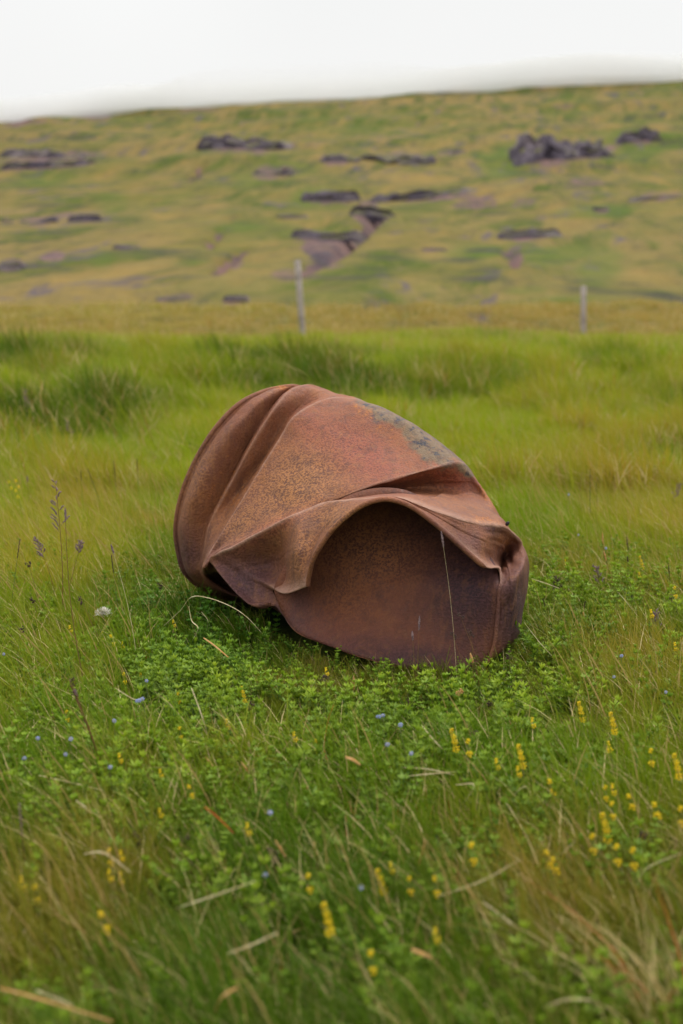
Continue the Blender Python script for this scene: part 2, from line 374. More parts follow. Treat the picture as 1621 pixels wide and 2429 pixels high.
for u, v, a, b, ch, s in HP:
    r = np.sqrt(((HU - u) / a) ** 2 + ((HV - v + (HU - u) * .06) / b) ** 2) + nn * .9 * min(1, b / 22)
    msk[:, ch] = np.maximum(msk[:, ch], s * (1 - smooth(.55, 1.25, r)))
msk[hv[:, 1] > 402] = 0
carve = np.zeros(len(hv))
for pts_, wpx in (([(905,500),(880,530),(858,552),(836,572),(812,592),(785,608),(750,624),(720,640)], 13), ([(575,590),(560,606),(540,622),(515,642)], 9), ([(525,545),(498,580)], 8), ([(1205,590),(1222,625)], 9), ([(478,385),(458,420)], 8)):
    for (ua, va), (ub, vb) in zip(pts_[:-1], pts_[1:]):
        for q_ in np.linspace(0, 1, 5): carve = np.maximum(carve, np.exp(-((HU - ua - (ub - ua) * q_) / wpx) ** 2 - ((HV - va - (vb - va) * q_) / (wpx * .7)) ** 2))
msk[:, 0] = np.maximum(msk[:, 0], 1.25 * smooth(.25, .7, carve)); vattr(hill.data, 'ground', msk)
hv[:, 2] -= carve * .010 * hv[:, 1]; hill.data.vertices.foreach_set('co', hv.astype(np.float32).ravel()); hill.data.update()

# rock outcrops: ledges standing out of the slope
def outcrop(u0, u1, v, vh, label, seed):
    um = (u0 + u1) / 2; c = ground_hit(um, v + vh * .5); D = c[1]
    wd = (u1 - u0) / FPX * D * 1.06; hh = vh / FPX * D * .80; n = max(30, int(wd / .45)); m = 13
    V = []; F = []; f1 = lambda x, y, sd, o=3: float(fbm(np.array([x]), np.array([y]), sd, o)[0])
    ph = seed * 3.71; skew = f1(ph, 1.3, seed)
    for i in range(n):
        s = i / (n - 1); x = c[0] + (s - .5) * wd
        env = min(1, (s / (.08 + .25 * max(0, skew)))) * min(1, (1 - s) / (.08 + .25 * max(0, -skew)))
        env = env ** .7 * min(1.25, max(.06, .80 + 1.0 * f1(x * .22, ph, seed) + .5 * f1(x * .9, ph, seed + 9)))
        yy = c[1] + hh * (2.2 * f1(x * .16, ph + 5, seed) + .9 * f1(x * .7, ph, seed + 2)) ; low = .5 * hh * f1(x * .5, ph + 9, seed + 4)
        for j in range(m):
            a = j / (m - 1)
            off = -.6 + (a / .5) * .9 if a < .5 else .3 + (a - .5) * 7.0          # stepped face, then a long back slope that meets the turf
            py = yy + off * hh; g_ = float(terrain(x, py))
            if a < .5: prof = .5 * smooth(.0, .17, np.array(a)) + .5 * smooth(.26, .42, np.array(a))
            else: prof = 1 - smooth(.5, 1.0, np.array(a))
            jx = f1(x * 1.3 + j * .7, ph + j, seed + 3); jz = f1(x * .8, ph + j * .9, seed + 6)
            V.append((x + jx * hh * .4, py + jz * hh * .6, g_ - .10 * hh + low * (a < .2) * 0 + env * hh * float(prof) * (1 + .25 * jz) - (.25 * hh if a > .97 or a == 0 else 0)))
    for i in range(n - 1):
        for j in range(m - 1): F.append((i * m + j, (i + 1) * m + j, (i + 1) * m + j + 1, i * m + j + 1))
    F.append(tuple(range(m))[::-1]); F.append(tuple((n - 1) * m + j for j in range(m)))
    return tag(mesh_obj('rock_outcrop', V, F, M['rock'], None, False), label, 'rock outcrop', 'rock outcrops on the hillside')
for u0, u1, v, vh, lab, sd_ in OUT: outcrop(u0, u1, v, vh, lab, sd_)

# ------------------------------------------------------------------ fence posts
def post(u, vtop, vbot, D, lean, label, wpx):
    b = at(u + lean, vbot, D); gz = float(terrain(b[0], b[1])); top = at(u, vtop, D); r = wpx / FPX * D / 2
    t = empty('fence_post', (b[0], b[1], gz)); tag(t, label, 'post', 'wooden fence posts at the foot of the hill')
    bm = bmesh.new(); n = 10; Vs = []
    pts = [(b[0], b[1], gz - .1), (b[0], b[1], gz + .25), tuple(.5 * (b + top)), (top[0], top[1], top[2] - .015), tuple(top)]
    mb = MB(); mb.tube([(p[0] - b[0], p[1] - b[1], p[2] - gz) for p in pts], [r * 1.1, r * 1.05, r, r * .95, r * .7], 9)
    mb.build('timber', M['wood'], t)
    for h in (.35, .8):
        z = (top[2] - gz) * h; x = (top[0] - b[0]) * h
        mb = MB(); mb.tube([(x - r * 1.02, -r * 1.0, z), (x, -r * 1.12, z + .01), (x + r * 1.02, -r * 1.0, z)], .004, 5)
        mb.build('wire_staple', M['dark'], t)
post(706, 618, 796, 25.5, 12, 'taller weathered wooden fence post, the left one of two, leaning slightly left', 15)
post(1385, 678, 802, 34, -1, 'shorter upright wooden fence post, the right one of two', 13)

# ------------------------------------------------------------------ low cloud that lies on the ridge
g = G('cloud_vapour'); pv = g.n('ShaderNodeVolumePrincipled'); pv.inputs['Color'].default_value = (.832, .832, .822, 1); pv.inputs['Density'].default_value = .09
pv.inputs['Anisotropy'].default_value = 0.0; g.l(pv.outputs[0], g.o.inputs['Volume'])
def ridge_z(x): return float(terrain(x, 398.0))
CV = []; CF = []; xs_ = np.linspace(-210, 230, 90)
for x in xs_:
    um = 810.5 + x / 398 * FPX
    dip = 5.5 * (1 - float(smooth(330, 560, um))) + 3.0 * float(smooth(860, 1150, um)) + 3.0 * float(smooth(1250, 1600, um)) + 1.2 + 3.0 * (1 - float(smooth(60, 330, um)))
    dip += 2.2 * float(fbm(np.array([x * .035]), np.array([3.3]), 401, 3)[0]); rz = ridge_z(x)
    prof = [(352, rz + 3.5 - dip), (372, rz - .5 - dip), (392, rz - 3 - dip), (402, rz - 6 - dip), (415, rz - 12), (440, rz - 14), (440, rz + 2.5), (425, rz + 3), (400, rz + 3), (368, rz + 1.5)]
    CV += [(x, a + 4 * float(fbm(np.array([x * .05]), np.array([a * .05]), 402, 2)[0]), b) for a, b in prof]
m_ = 10
for i in range(len(xs_) - 1): CF += [(i * m_ + j, i * m_ + (j + 1) % m_, (i + 1) * m_ + (j + 1) % m_, (i + 1) * m_ + j) for j in range(m_)]
CF += [tuple(range(m_))[::-1], tuple((len(xs_) - 1) * m_ + j for j in range(m_))]
g.m.use_nodes = True
tag(mesh_obj('low_cloud', CV, CF, g.m), 'white low cloud lying along the ridge of the hill', 'cloud', None, 'stuff')

# ------------------------------------------------------------------ the crushed drum
NC = 32
def cr_closed(keys):                   # sparse closed ring {column: point} -> 32 columns, Catmull-Rom
    ks = sorted(keys); n = len(ks); pts = [np.array(keys[k], float) for k in ks]; outp = []
    for c in range(NC):
        i = max([a for a in range(n) if ks[a] <= c], default=n - 1)
        k0 = ks[i] if ks[i] <= c else ks[i] - NC
        k1 = ks[(i + 1) % n]; k1 = k1 if k1 > k0 else k1 + NC
        t = (c - k0) / (k1 - k0)
        p0, p1, p2, p3 = pts[i - 1], pts[i], pts[(i + 1) % n], pts[(i + 2) % n]
        km = ks[i - 1]; km = km if km < k0 else km - NC
        kn = ks[(i + 2) % n]
        while kn <= k1: kn += NC
        m1 = (p2 - p0) / (k1 - km) * (k1 - k0); m2 = (p3 - p1) / (kn - k0) * (k1 - k0)
        h = (2*t**3-3*t**2+1, t**3-2*t**2+t, -2*t**3+3*t**2, t**3-t**2)
        outp.append(h[0]*p1 + h[1]*m1 + h[2]*p2 + h[3]*m2)
    return np.array(outp)
ring = {}
ring['A'] = {0:(90,795,3.83),1:(68,700,3.82),3:(66,610,3.81),5:(88,500,3.80),7:(135,380,3.80),9:(215,245,3.80),11:(310,142,3.82),13:(400,92,3.85),15:(480,70,3.88),17:(560,66,3.92),
  18:(650,95,4.0),19:(740,200,4.1),20:(790,350,4.16),21:(800,500,4.2),22:(780,680,4.2),23:(700,820,4.17),24:(600,880,4.12),26:(420,930,4.02),28:(260,915,3.95),30:(160,870,3.88)}
ring['B'] = {0:(130,800,3.76),1:(108,700,3.75),3:(112,610,3.74),5:(150,490,3.73),7:(215,370,3.74),9:(290,250,3.75),11:(370,155,3.78),13:(435,100,3.82),15:(490,72,3.87),17:(575,64,3.93),
  18:(670,95,4.0),19:(760,200,4.1),20:(810,350,4.15),21:(820,500,4.18),22:(800,680,4.18),23:(720,820,4.14),24:(620,880,4.09),26:(440,935,3.97),28:(280,915,3.89),30:(190,870,3.81)}
ring['C'] = {0:(160,800,3.752),1:(165,730,3.751),3:(185,625,3.756),5:(228,545,3.761),7:(298,412,3.776),9:(363,285,3.796),11:(423,180,3.816),13:(478,118,3.866),15:(523,78,3.894),17:(590,66,3.95),18:(700,105,4.02),19:(790,210,4.1),20:(840,360,4.14),21:(850,510,4.16),22:(830,690,4.15),23:(750,830,4.11),24:(650,885,4.06),26:(460,935,3.94),28:(300,915,3.87),30:(205,870,3.8)}
ring['D'] = {0:(166,800,3.737),1:(176,730,3.715),3:(200,620,3.715),5:(245,530,3.715),7:(312,405,3.725),9:(375,290,3.745),11:(438,185,3.775),13:(495,110,3.822),15:(545,68,3.87),17:(625,62,3.93),18:(730,110,4.02),19:(820,220,4.08),20:(870,370,4.12),21:(880,520,4.14),22:(860,700,4.12),23:(780,835,4.08),24:(680,885,4.03),26:(480,935,3.9),28:(320,915,3.83),30:(212,870,3.77)}
ring['E'] = {0:(174,800,3.71),1:(190,745,3.66),3:(220,650,3.686),5:(273,550,3.721),7:(343,455,3.751),9:(418,360,3.781),11:(483,235,3.811),12:(510,195,3.821),13:(560,145,3.835),15:(640,85,3.875),16:(680,85,3.92),17:(720,100,3.96),18:(790,135,4.02),19:(870,240,4.06),20:(920,390,4.09),21:(940,540,4.1),22:(920,700,4.09),23:(840,840,4.05),24:(740,890,3.99),26:(540,940,3.86),28:(360,925,3.8),30:(222,868,3.76)}
ring['F0'] = {0:(174,801,3.614),1:(186,766,3.614),2:(208,718,3.624),3:(238,666,3.634),5:(296,561,3.684),7:(366,446,3.724),9:(431,341,3.764),11:(488,246,3.804),12:(509,208,3.814),13:(543,170,3.824),14:(597,133,3.844),15:(647,111,3.856),16:(697,99,3.876),17:(747,98,3.906),18:(818,130,3.984),19:(888,260,4.034),20:(938,400,4.064),21:(968,550,4.074),22:(948,700,4.064),23:(888,850,4.004),24:(788,900,3.934),26:(588,945,3.804),28:(388,930,3.764),29:(298,905,3.844),30:(228,862,3.834),31:(193,826,3.784)}
ring['F'] = {0:(178,803,3.60),1:(190,768,3.60),2:(212,720,3.61),3:(242,668,3.62),5:(305,565,3.65),7:(375,450,3.69),9:(440,345,3.73),11:(497,250,3.77),12:(518,212,3.78),13:(552,174,3.79),14:(600,143,3.81),15:(650,121,3.83),16:(700,109,3.85),17:(750,108,3.88),
  18:(830,130,3.98),19:(900,260,4.03),20:(950,400,4.06),21:(980,550,4.07),22:(960,700,4.06),23:(900,850,4.0),24:(800,900,3.93),26:(600,945,3.80),28:(400,930,3.76),29:(310,905,3.84),30:(240,862,3.83),31:(205,826,3.78)}
ring['G'] = {0:(184,800,3.61),2:(225,724,3.61),4:(318,620,3.61),6:(415,528,3.62),8:(510,436,3.64),10:(590,350,3.67),12:(668,285,3.69),14:(755,215,3.72),16:(850,150,3.76),17:(905,150,3.80),
  18:(970,205,3.90),19:(1030,330,3.96),20:(1070,480,3.98),21:(1090,620,3.98),22:(1070,760,3.96),23:(1010,870,3.92),24:(900,930,3.86),26:(680,965,3.76),28:(450,945,3.74),30:(270,875,3.86),31:(222,832,3.82)}
ring['G2']= {0:(189,798,3.60),2:(245,718,3.59),4:(380,622,3.57),6:(495,548,3.57),8:(595,480,3.57),10:(690,420,3.59),12:(810,360,3.60),14:(920,300,3.63),16:(1035,235,3.67),17:(1082,256,3.71),
  18:(1130,300,3.80),19:(1160,410,3.85),20:(1180,540,3.88),21:(1190,680,3.88),22:(1170,800,3.87),23:(1110,890,3.83),24:(1010,960,3.78),26:(760,1000,3.70),28:(490,950,3.80),30:(300,880,3.88),31:(240,828,3.83)}
ring['H'] = {0:(192,797,3.595),1:(212,752,3.585),2:(262,714,3.57),3:(345,672,3.55),4:(432,632,3.53),5:(512,594,3.52),6:(566,570,3.515),7:(620,549,3.51),8:(665,531,3.505),9:(715,518,3.50),10:(780,492,3.495),11:(860,463,3.495),12:(940,440,3.50),
  13:(1010,420,3.51),14:(1075,402,3.525),15:(1130,387,3.54),16:(1175,376,3.56),17:(1212,370,3.59),18:(1245,392,3.66),19:(1280,480,3.74),20:(1300,600,3.78),21:(1300,720,3.80),22:(1270,830,3.80),23:(1220,920,3.76),24:(1120,1000,3.70),26:(830,1050,3.62),28:(540,985,3.66),29:(430,940,3.84),30:(340,890,3.88),31:(255,820,3.80)}
ring['I'] = {0:(204,786,3.605),1:(224,746,3.568),2:(280,716,3.548),3:(368,674,3.528),4:(452,633,3.508),5:(522,598,3.495),6:(572,573,3.49),7:(622,553,3.486),8:(667,538,3.5),9:(722,529,3.52),10:(790,512,3.545),11:(860,494,3.575),12:(935,477,3.59),13:(1005,464,3.6),14:(1075,456,3.6),15:(1145,452,3.6),16:(1208,450,3.6),17:(1266,455,3.615),18:(1322,505,3.6),19:(1350,580,3.66),20:(1370,680,3.7),21:(1370,780,3.71),22:(1350,870,3.7),23:(1310,960,3.66),24:(1220,1050,3.6),26:(900,1100,3.52),28:(560,1010,3.62),29:(450,955,3.76),30:(400,925,3.74),31:(290,840,3.66)}
ring['J'] = {0:(213,779,3.545),1:(234,737,3.535),2:(296,712,3.51),3:(384,662,3.49),4:(464,620,3.47),5:(524,590,3.455),6:(572,569,3.45),7:(620,550,3.445),8:(665,534,3.44),9:(705,527,3.42),10:(750,523,3.39),11:(800,519,3.35),12:(862,515,3.31),13:(930,511,3.268),14:(985,518,3.262),15:(1034,538,3.262),16:(1105,566,3.262),17:(1214,602,3.275),18:(1310,622,3.315),19:(1392,634,3.38),20:(1448,680,3.45),21:(1484,745,3.46),22:(1490,850,3.46),23:(1468,965,3.45),24:(1420,1090,3.41),25:(1250,1170,3.36),26:(1020,1175,3.33),27:(800,1130,3.36),28:(620,1060,3.46),29:(500,975,3.55),30:(440,944,3.46),31:(352,936,3.46)}
ring['K'] = {0:(330,835,3.52),1:(350,812,3.52),2:(390,795,3.53),3:(443,778,3.535),4:(488,764,3.505),5:(513,738,3.445),6:(546,724,3.365),7:(586,708,3.36),8:(620,690,3.36),9:(655,640,3.355),10:(705,588,3.33),11:(772,550,3.3),12:(842,526,3.275),13:(915,512,3.262),14:(972,519,3.262),15:(1030,541,3.262),16:(1110,585,3.255),17:(1215,648,3.262),18:(1310,690,3.285),19:(1368,708,3.4),20:(1396,758,3.5),21:(1417,830,3.258),22:(1420,940,3.25),23:(1422,1030,3.27),24:(1400,1120,3.28),25:(1250,1200,3.27),26:(1000,1192,3.26),27:(800,1145,3.29),28:(640,1085,3.36),29:(520,1010,3.44),30:(458,946,3.46),31:(405,948,3.47)}
ring['L'] = {0:(458,890,3.47),1:(466,884,3.445),2:(478,892,3.425),3:(495,899,3.405),4:(517,899,3.385),5:(545,890,3.36),6:(574,880,3.34),7:(597,868,3.32),8:(602,830,3.31),9:(625,750,3.285),10:(690,650,3.265),11:(760,583,3.255),12:(830,538,3.245),13:(900,519,3.24),14:(960,526,3.24),15:(1020,551,3.238),16:(1100,608,3.235),17:(1190,685,3.235),18:(1260,748,3.235),19:(1318,794,3.24),20:(1372,800,3.275),21:(1372,880,3.25),22:(1364,1000,3.25),23:(1345,1130,3.245),24:(1290,1205,3.235),25:(1150,1218,3.225),26:(980,1198,3.225),27:(800,1152,3.245),28:(650,1100,3.31),29:(555,1055,3.36),30:(500,985,3.42),31:(468,915,3.465)}
order = ['A','B','C','D','E','F0','F','G','G2','H','I','J','K','L']
SPLIT = {'C', 'F', 'H', 'J'}           # rings where the sheet is creased
SPL = {'C': .2, 'D': .5, 'F0': .2, 'F': .06, 'H': .12, 'J': .30}
RG = np.array([cr_closed({k: P(*p) for k, p in ring[n].items()}) for n in order])   # ring, column, xyz
# refine columns
CS = 14
def dense_closed(A, s, soft=1.0):
    n = len(A); o = []
    for c in range(n):
        p0, p1, p2, p3 = A[c - 1], A[c], A[(c + 1) % n], A[(c + 2) % n]
        for k in range(s):
            t = k / s; h = (2*t**3-3*t**2+1, t**3-2*t**2+t, -2*t**3+3*t**2, t**3-t**2)
            o.append(h[0]*p1 + h[1]*(p2-p0)/2*soft + h[2]*p2 + h[3]*(p3-p1)/2*soft)
    return np.array(o)
RD = np.array([dense_closed(RG[i], CS) for i in range(len(order))]); NCC = RD.shape[1]
rows = []; RS = {'A':10,'B':9,'C':8,'D':10,'E':12,'F0':5,'F':14,'G':14,'G2':16,'H':12,'I':14,'J':16,'K':12}
rowkey = []
for i in range(len(order) - 1):
    p1, p2 = RD[i], RD[i + 1]; l = np.linalg.norm(p2 - p1, axis=1, keepdims=True) + 1e-9
    def tang(j):
        a, b, c_ = RD[max(j - 1, 0)], RD[j], RD[min(j + 1, len(order) - 1)]
        la = np.linalg.norm(b - a, axis=1, keepdims=True) + 1e-6; lc = np.linalg.norm(c_ - b, axis=1, keepdims=True) + 1e-6
        if j == 0: return (c_ - b) / lc
        if j == len(order) - 1: return (b - a) / la
        return ((b - a) / la * lc + (c_ - b) / lc * la) / (la + lc)
    seg = (p2 - p1) / l
    k1 = SPL.get(order[i], 1.0); k2 = SPL.get(order[i + 1], 1.0)
    m1 = (tang(i) * k1 + seg * (1 - k1)) * l; m2 = (tang(i + 1) * k2 + seg * (1 - k2)) * l
    s = RS[order[i]]
    for k in range(s):
        t = k / s; t = t - .105 * math.sin(2 * math.pi * t); h = (2*t**3-3*t**2+1, t**3-2*t**2+t, -2*t**3+3*t**2, t**3-t**2)
        rows.append(h[0]*p1 + h[1]*m1 + h[2]*p2 + h[3]*m2); rowkey.append(i + t)
rows.append(RD[-1]); rowkey.append(len(order) - 1)
ROW = np.array(rows); NR = len(ROW)
# soften creases a little
for it in range(2):
    ROW = ROW * .84 + .08 * (np.roll(ROW, 1, 1) + np.roll(ROW, -1, 1))
ROW[-1] = RD[-1]; ROW[0] = RD[0]
# shallow dents
nrm = np.cross(np.roll(ROW, -1, 1) - np.roll(ROW, 1, 1), np.gradient(ROW, axis=0)); nrm /= np.linalg.norm(nrm, axis=2, keepdims=True) + 1e-9
q = ROW; dn = .0045 * fbm(q[..., 0] * 9 + q[..., 2] * 5, q[..., 1] * 9 + q[..., 2] * 7, 77, 3) + .0012 * fbm(q[..., 0] * 34, q[..., 2] * 34 + q[..., 1] * 20, 78, 2)
rk_ = np.array(rowkey)[:, None]; cn_ = np.arange(NCC)[None] / CS
wr = .0030 * fbm(rk_ * 7 + 0 * cn_, cn_ * .32 + rk_ * .5, 79, 3) * smooth(1.5, 3, rk_ + 0 * cn_) * (1 - smooth(4.3, 5, rk_) * (1 - smooth(8.4, 9.2, rk_)))
wr = wr + .006 * fbm(rk_ * 5, cn_ * 1.4, 83, 3) * np.exp(-((cn_ - 20) / 2.2) ** 2) * smooth(9, 10.5, rk_)
outw = np.sign(np.sum(nrm * (ROW - ROW.mean(1, keepdims=True)), axis=2)); grv = -.006 * np.exp(-((rk_ - .22) / .09) ** 2) + .0025 * np.exp(-((rk_ - .42) / .08) ** 2)
ROW = ROW + nrm * (dn + wr + outw * grv)[..., None]; ROW[-1] = RD[-1]; ROW[0] = RD[0]
BASE = np.array([0.02, 3.55, 0.0])

def blobs(v, spec):                    # masks from places on the steel: (X,Y,d, rx, ry, strength)
    o = np.zeros(len(v)); vv = v + BASE
    X, Y, Zz = vv[:, 0], vv[:, 1], vv[:, 2] - H_CAM; f_ = Y * cc - Zz * ss; u_ = Y * ss + Zz * cc
    px = (810.5 + X / f_ * FPX - 380) * 1.7043; py = (1214.5 - u_ / f_ * FPX - 880) * 1.7043
    for (x, y, rx, ry, s, ang) in spec:
        ca, sa = math.cos(R(ang)), math.sin(R(ang)); a = (px - x) * ca + (py - y) * sa; b = -(px - x) * sa + (py - y) * ca
        o = np.maximum(o, s * np.exp(-(a / rx) ** 2 - (b / ry) ** 2))
    return o
def rust_attrs(o, v, lid=False, crest=None):
    v = np.asarray(v)
    if lid:
        tan = blobs(v, [(850, 720, 230, 150, 1, 0), (760, 900, 160, 120, .5, 0)]); red = blobs(v, [(650, 1100, 200, 120, .15, 0)])
        grey = np.zeros(len(v)); ora = np.zeros(len(v)); pur = blobs(v, [(1250, 880, 210, 300, 1.1, 0), (1100, 600, 170, 130, .8, 30), (1000, 1170, 400, 100, .9, 5), (560, 1000, 60, 130, .7, 0)])
        spots = blobs(v, [(1230, 900, 150, 200, 1.0, 0)])
    else:
        tan = blobs(v, [(560, 470, 260, 160, 1, -35), (330, 620, 160, 80, .8, -50), (700, 590, 120, 60, .9, -20), (575, 720, 60, 150, .8, 20), (150, 420, 60, 200, .55, 15), (1100, 500, 200, 60, .5, 15)])
        red = blobs(v, [(820, 330, 260, 110, .85, 35), (640, 240, 120, 90, .7, 40), (1180, 430, 120, 60, .8, 20), (1000, 440, 160, 40, .5, -12), (420, 660, 200, 30, .6, -30)])
        grey = blobs(v, [(900, 155, 170, 50, 1.0, 30), (1070, 270, 200, 74, 1.1, 42), (1230, 395, 55, 32, .8, 40), (1000, 240, 120, 40, .7, 38)])
        ora = blobs(v, [(810, 150, 90, 50, .55, 30), (900, 230, 120, 30, .5, 35), (1320, 610, 90, 20, .95, 10), (1330, 520, 90, 26, .7, 55), (1400, 690, 60, 60, .6, 30), (320, 500, 25, 120, .5, 25), (225, 450, 22, 160, .45, 25), (285, 440, 16, 180, .5, 25),
                     (1440, 800, 50, 60, .5, 0), (1480, 930, 30, 60, .5, 0), (560, 640, 40, 40, .3, 0), (495, 66, 50, 20, .8, 0), (1390, 780, 40, 40, .6, 0)])
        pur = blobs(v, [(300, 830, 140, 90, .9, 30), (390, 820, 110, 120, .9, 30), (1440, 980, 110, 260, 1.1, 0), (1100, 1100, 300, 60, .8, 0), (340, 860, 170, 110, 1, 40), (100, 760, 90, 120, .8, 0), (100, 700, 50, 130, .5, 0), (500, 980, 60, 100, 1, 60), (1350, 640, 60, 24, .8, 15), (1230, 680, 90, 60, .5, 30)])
        spots = blobs(v, [(1280, 700, 160, 90, .9, 20), (900, 270, 260, 120, .5, 35), (1430, 900, 80, 200, .7, 0), (1250, 470, 120, 60, .5, 30)])
    vattr(o.data, 'rust', np.stack([tan, red, grey], -1)); vattr(o.data, 'wear_shade', np.stack([ora, pur, spots], -1))
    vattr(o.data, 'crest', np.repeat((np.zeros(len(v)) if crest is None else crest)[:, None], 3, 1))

drum = empty('crushed_drum', BASE); tag(drum, 'crumpled rusty steel drum lying on its side in the grass', 'drum')
V = ROW.reshape(-1, 3) - BASE
F = [(i * NCC + j, i * NCC + (j + 1) % NCC, (i + 1) * NCC + (j + 1) % NCC, (i + 1) * NCC + j) for i in range(NR - 1) for j in range(NCC)]
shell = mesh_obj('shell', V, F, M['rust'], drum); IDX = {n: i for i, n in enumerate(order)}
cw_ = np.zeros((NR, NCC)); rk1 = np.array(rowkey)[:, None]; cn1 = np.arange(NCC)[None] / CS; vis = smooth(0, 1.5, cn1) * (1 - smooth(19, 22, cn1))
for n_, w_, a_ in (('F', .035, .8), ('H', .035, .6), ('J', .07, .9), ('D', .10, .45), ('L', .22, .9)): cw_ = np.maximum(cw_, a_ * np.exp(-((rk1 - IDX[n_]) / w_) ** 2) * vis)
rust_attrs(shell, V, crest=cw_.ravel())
so = shell.modifiers.new('thickness', 'SOLIDIFY'); so.thickness = .0025; so.offset = 0
# rims: rolled bead at the back and along the torn front
def bead(name, pts, r, closed):
    pts = [Vector(p) - Vector(BASE) for p in pts]
    if closed: pts = pts + [pts[0]]
    mb = MB(); mb.tube(pts, r, 8, not closed); o = mb.build(name, M['rust'], drum); rust_attrs(o, mb.v); return o
bead('back_rim', RD[0][::2], .0075, True)
arch = RD[-1][int(6.9 * CS):int(19.2 * CS)]
ar = [.0062 * min(1, (k + 1) / 4, (len(arch) - k) / 6) for k in range(len(arch))]
bead('front_rim', arch, ar, False)
bead('front_rim', [p + np.array([0, -.002, 0]) for p in RD[-1][int(20.8 * CS):int(20.8 * CS) + 47]], [.0052 * min(1, (k + 1) / 5, (47 - k) / 5) for k in range(47)], False)

# front lid: a sheet that meets the rim low down and runs up behind the arch
bl = {c: ring['L'][c] for c in (20,21,22,23,24,25,26,27,28,29,30,31,0)}
up_ = {2:(470,850,3.42),4:(520,760,3.45),6:(590,650,3.47),8:(670,560,3.48),10:(760,505,3.49),12:(870,475,3.49),14:(1000,485,3.48),16:(1130,560,3.45),18:(1270,670,3.40)}
bl.update(up_); bl[20] = (1362,800,3.30); bl[31] = (470,915,3.435); bl[0] = (463,890,3.44); bl[2] = (472,850,3.445); bl[30] = (500,985,3.415)
B = dense_closed(cr_closed({k: P(*p) for k, p in bl.items()}), 6)
cen = P(900, 880, 3.33); nl = 22; LV = [cen + np.array([0, 1, .1]) * .02]; 
for k in range(1, nl + 1):
    s = k / nl; Bs = B.copy()
    for _ in range(int(260 * (1 - s))): Bs = Bs * .5 + .25 * (np.roll(Bs, 1, 0) + np.roll(Bs, -1, 0))
    for p in Bs:
        d = p - cen; bul = (1 - s ** 2); pt = cen + d * s
        n_ = float(fbm(np.array([pt[0] * 5]), np.array([pt[2] * 5]), 91, 2)[0])
        ridge = math.exp(-((s - .93) / .03) ** 2) * -.004
        pt = pt + np.array([0, 1, .1]) * (.020 * bul * (1 if True else 0) + .006 * n_ * min(1, 4 * (1 - s)) * min(1, 3 * s) + ridge)
        LV.append(pt)
nb = len(B); LF = [(0, 1 + j, 1 + (j + 1) % nb) for j in range(nb)]
for k in range(nl - 1):
    for j in range(nb):
        a = 1 + k * nb + j; b = 1 + k * nb + (j + 1) % nb; LF.append((a, a + nb, b + nb, b))
LV = np.array(LV) - BASE
lid = mesh_obj('front_lid', LV, LF, M['lidrust'], drum); rust_attrs(lid, LV, True)
so = lid.modifiers.new('thickness', 'SOLIDIFY'); so.thickness = .002
# back lid
A_ = RD[0][::4]; ca_ = A_.mean(0); ax = np.array([-.4, .85, .15]); nbk = len(A_)
BV = [ca_ - ax * .02] + [ca_ + (p - ca_) * s - ax * .02 * (1 if s < .99 else 0) for s in (.5, .93, 1.0) for p in A_]
BF = [(0, 1 + j, 1 + (j + 1) % nbk) for j in range(nbk)] + [(1 + k * nbk + j, 1 + (k + 1) * nbk + j, 1 + (k + 1) * nbk + (j + 1) % nbk, 1 + k * nbk + (j + 1) % nbk) for k in range(2) for j in range(nbk)]
BV = np.array(BV) - BASE; mb = MB(); mb.blob(P(570, 95, 3.868) - BASE, .0055, 8, 5, (1, .5, .6)); mb.build('bird_dropping', M['white'], drum)
mb = MB(); mb.blob(P(1405, 617, 3.405) - BASE, .006, 8, 5, (.8, .6, 1.1), Matrix.Rotation(R(35), 3, 'Y')); mb.build('rust_flake', M['black'], drum)
o = mesh_obj('back_lid', BV, BF, M['rust'], drum); rust_attrs(o, BV)


# ------------------------------------------------------------------ grass, scattered as one ground cover per zone
def tuft(name, mat, seed, n, r, h0, h1, w0, w1, lean, dry=.1, spread=.35, seg=5):
    rg = np.random.default_rng(seed); V = []; Fc = []; A = []
    for b in range(n):
        a = rg.uniform(0, 2 * math.pi); rr = r * math.sqrt(rg.random()); x, y = rr * math.cos(a), rr * math.sin(a)
        h = rg.uniform(h0, h1) * (.7 + .5 * rg.random()); wd = rg.uniform(w0, w1) / 2
        da = rg.uniform(0, 2 * math.pi); sp = abs(rg.normal(0, spread)); dx_, dy_ = math.cos(da) * sp - lean, math.sin(da) * sp
        cv = rg.uniform(.3, 1.5); fa = rg.uniform(0, math.pi); sx, sy = math.cos(fa), math.sin(fa)
        isd = rg.random(); dv = 0 if isd > dry else (1.0 if isd < dry * .06 else .7); rv = rg.random(); base = len(V)
        for k in range(seg):
            t = k / (seg - 1); bend = t * (.45 + .55 * t * cv)
            px, py = x + dx_ * h * bend, y + dy_ * h * bend
            pz = h * (t - .22 * cv * t * t * min(1.2, math.hypot(dx_, dy_) * 1.6))
            ww = wd * (1 - t ** 2.2) * (.75 + .5 * min(1, 3 * t)) + .00012
            V += [(px - sx * ww, py - sy * ww, pz), (px + sx * ww, py + sy * ww, pz)]; A += [(rv, t, dv)] * 2
        Fc += [(base + 2 * k, base + 2 * k + 1, base + 2 * k + 3, base + 2 * k + 2) for k in range(seg - 1)]
    o = mesh_obj(name, V, Fc, mat, None, True, False); vattr(o.data, 'blade', A); return o
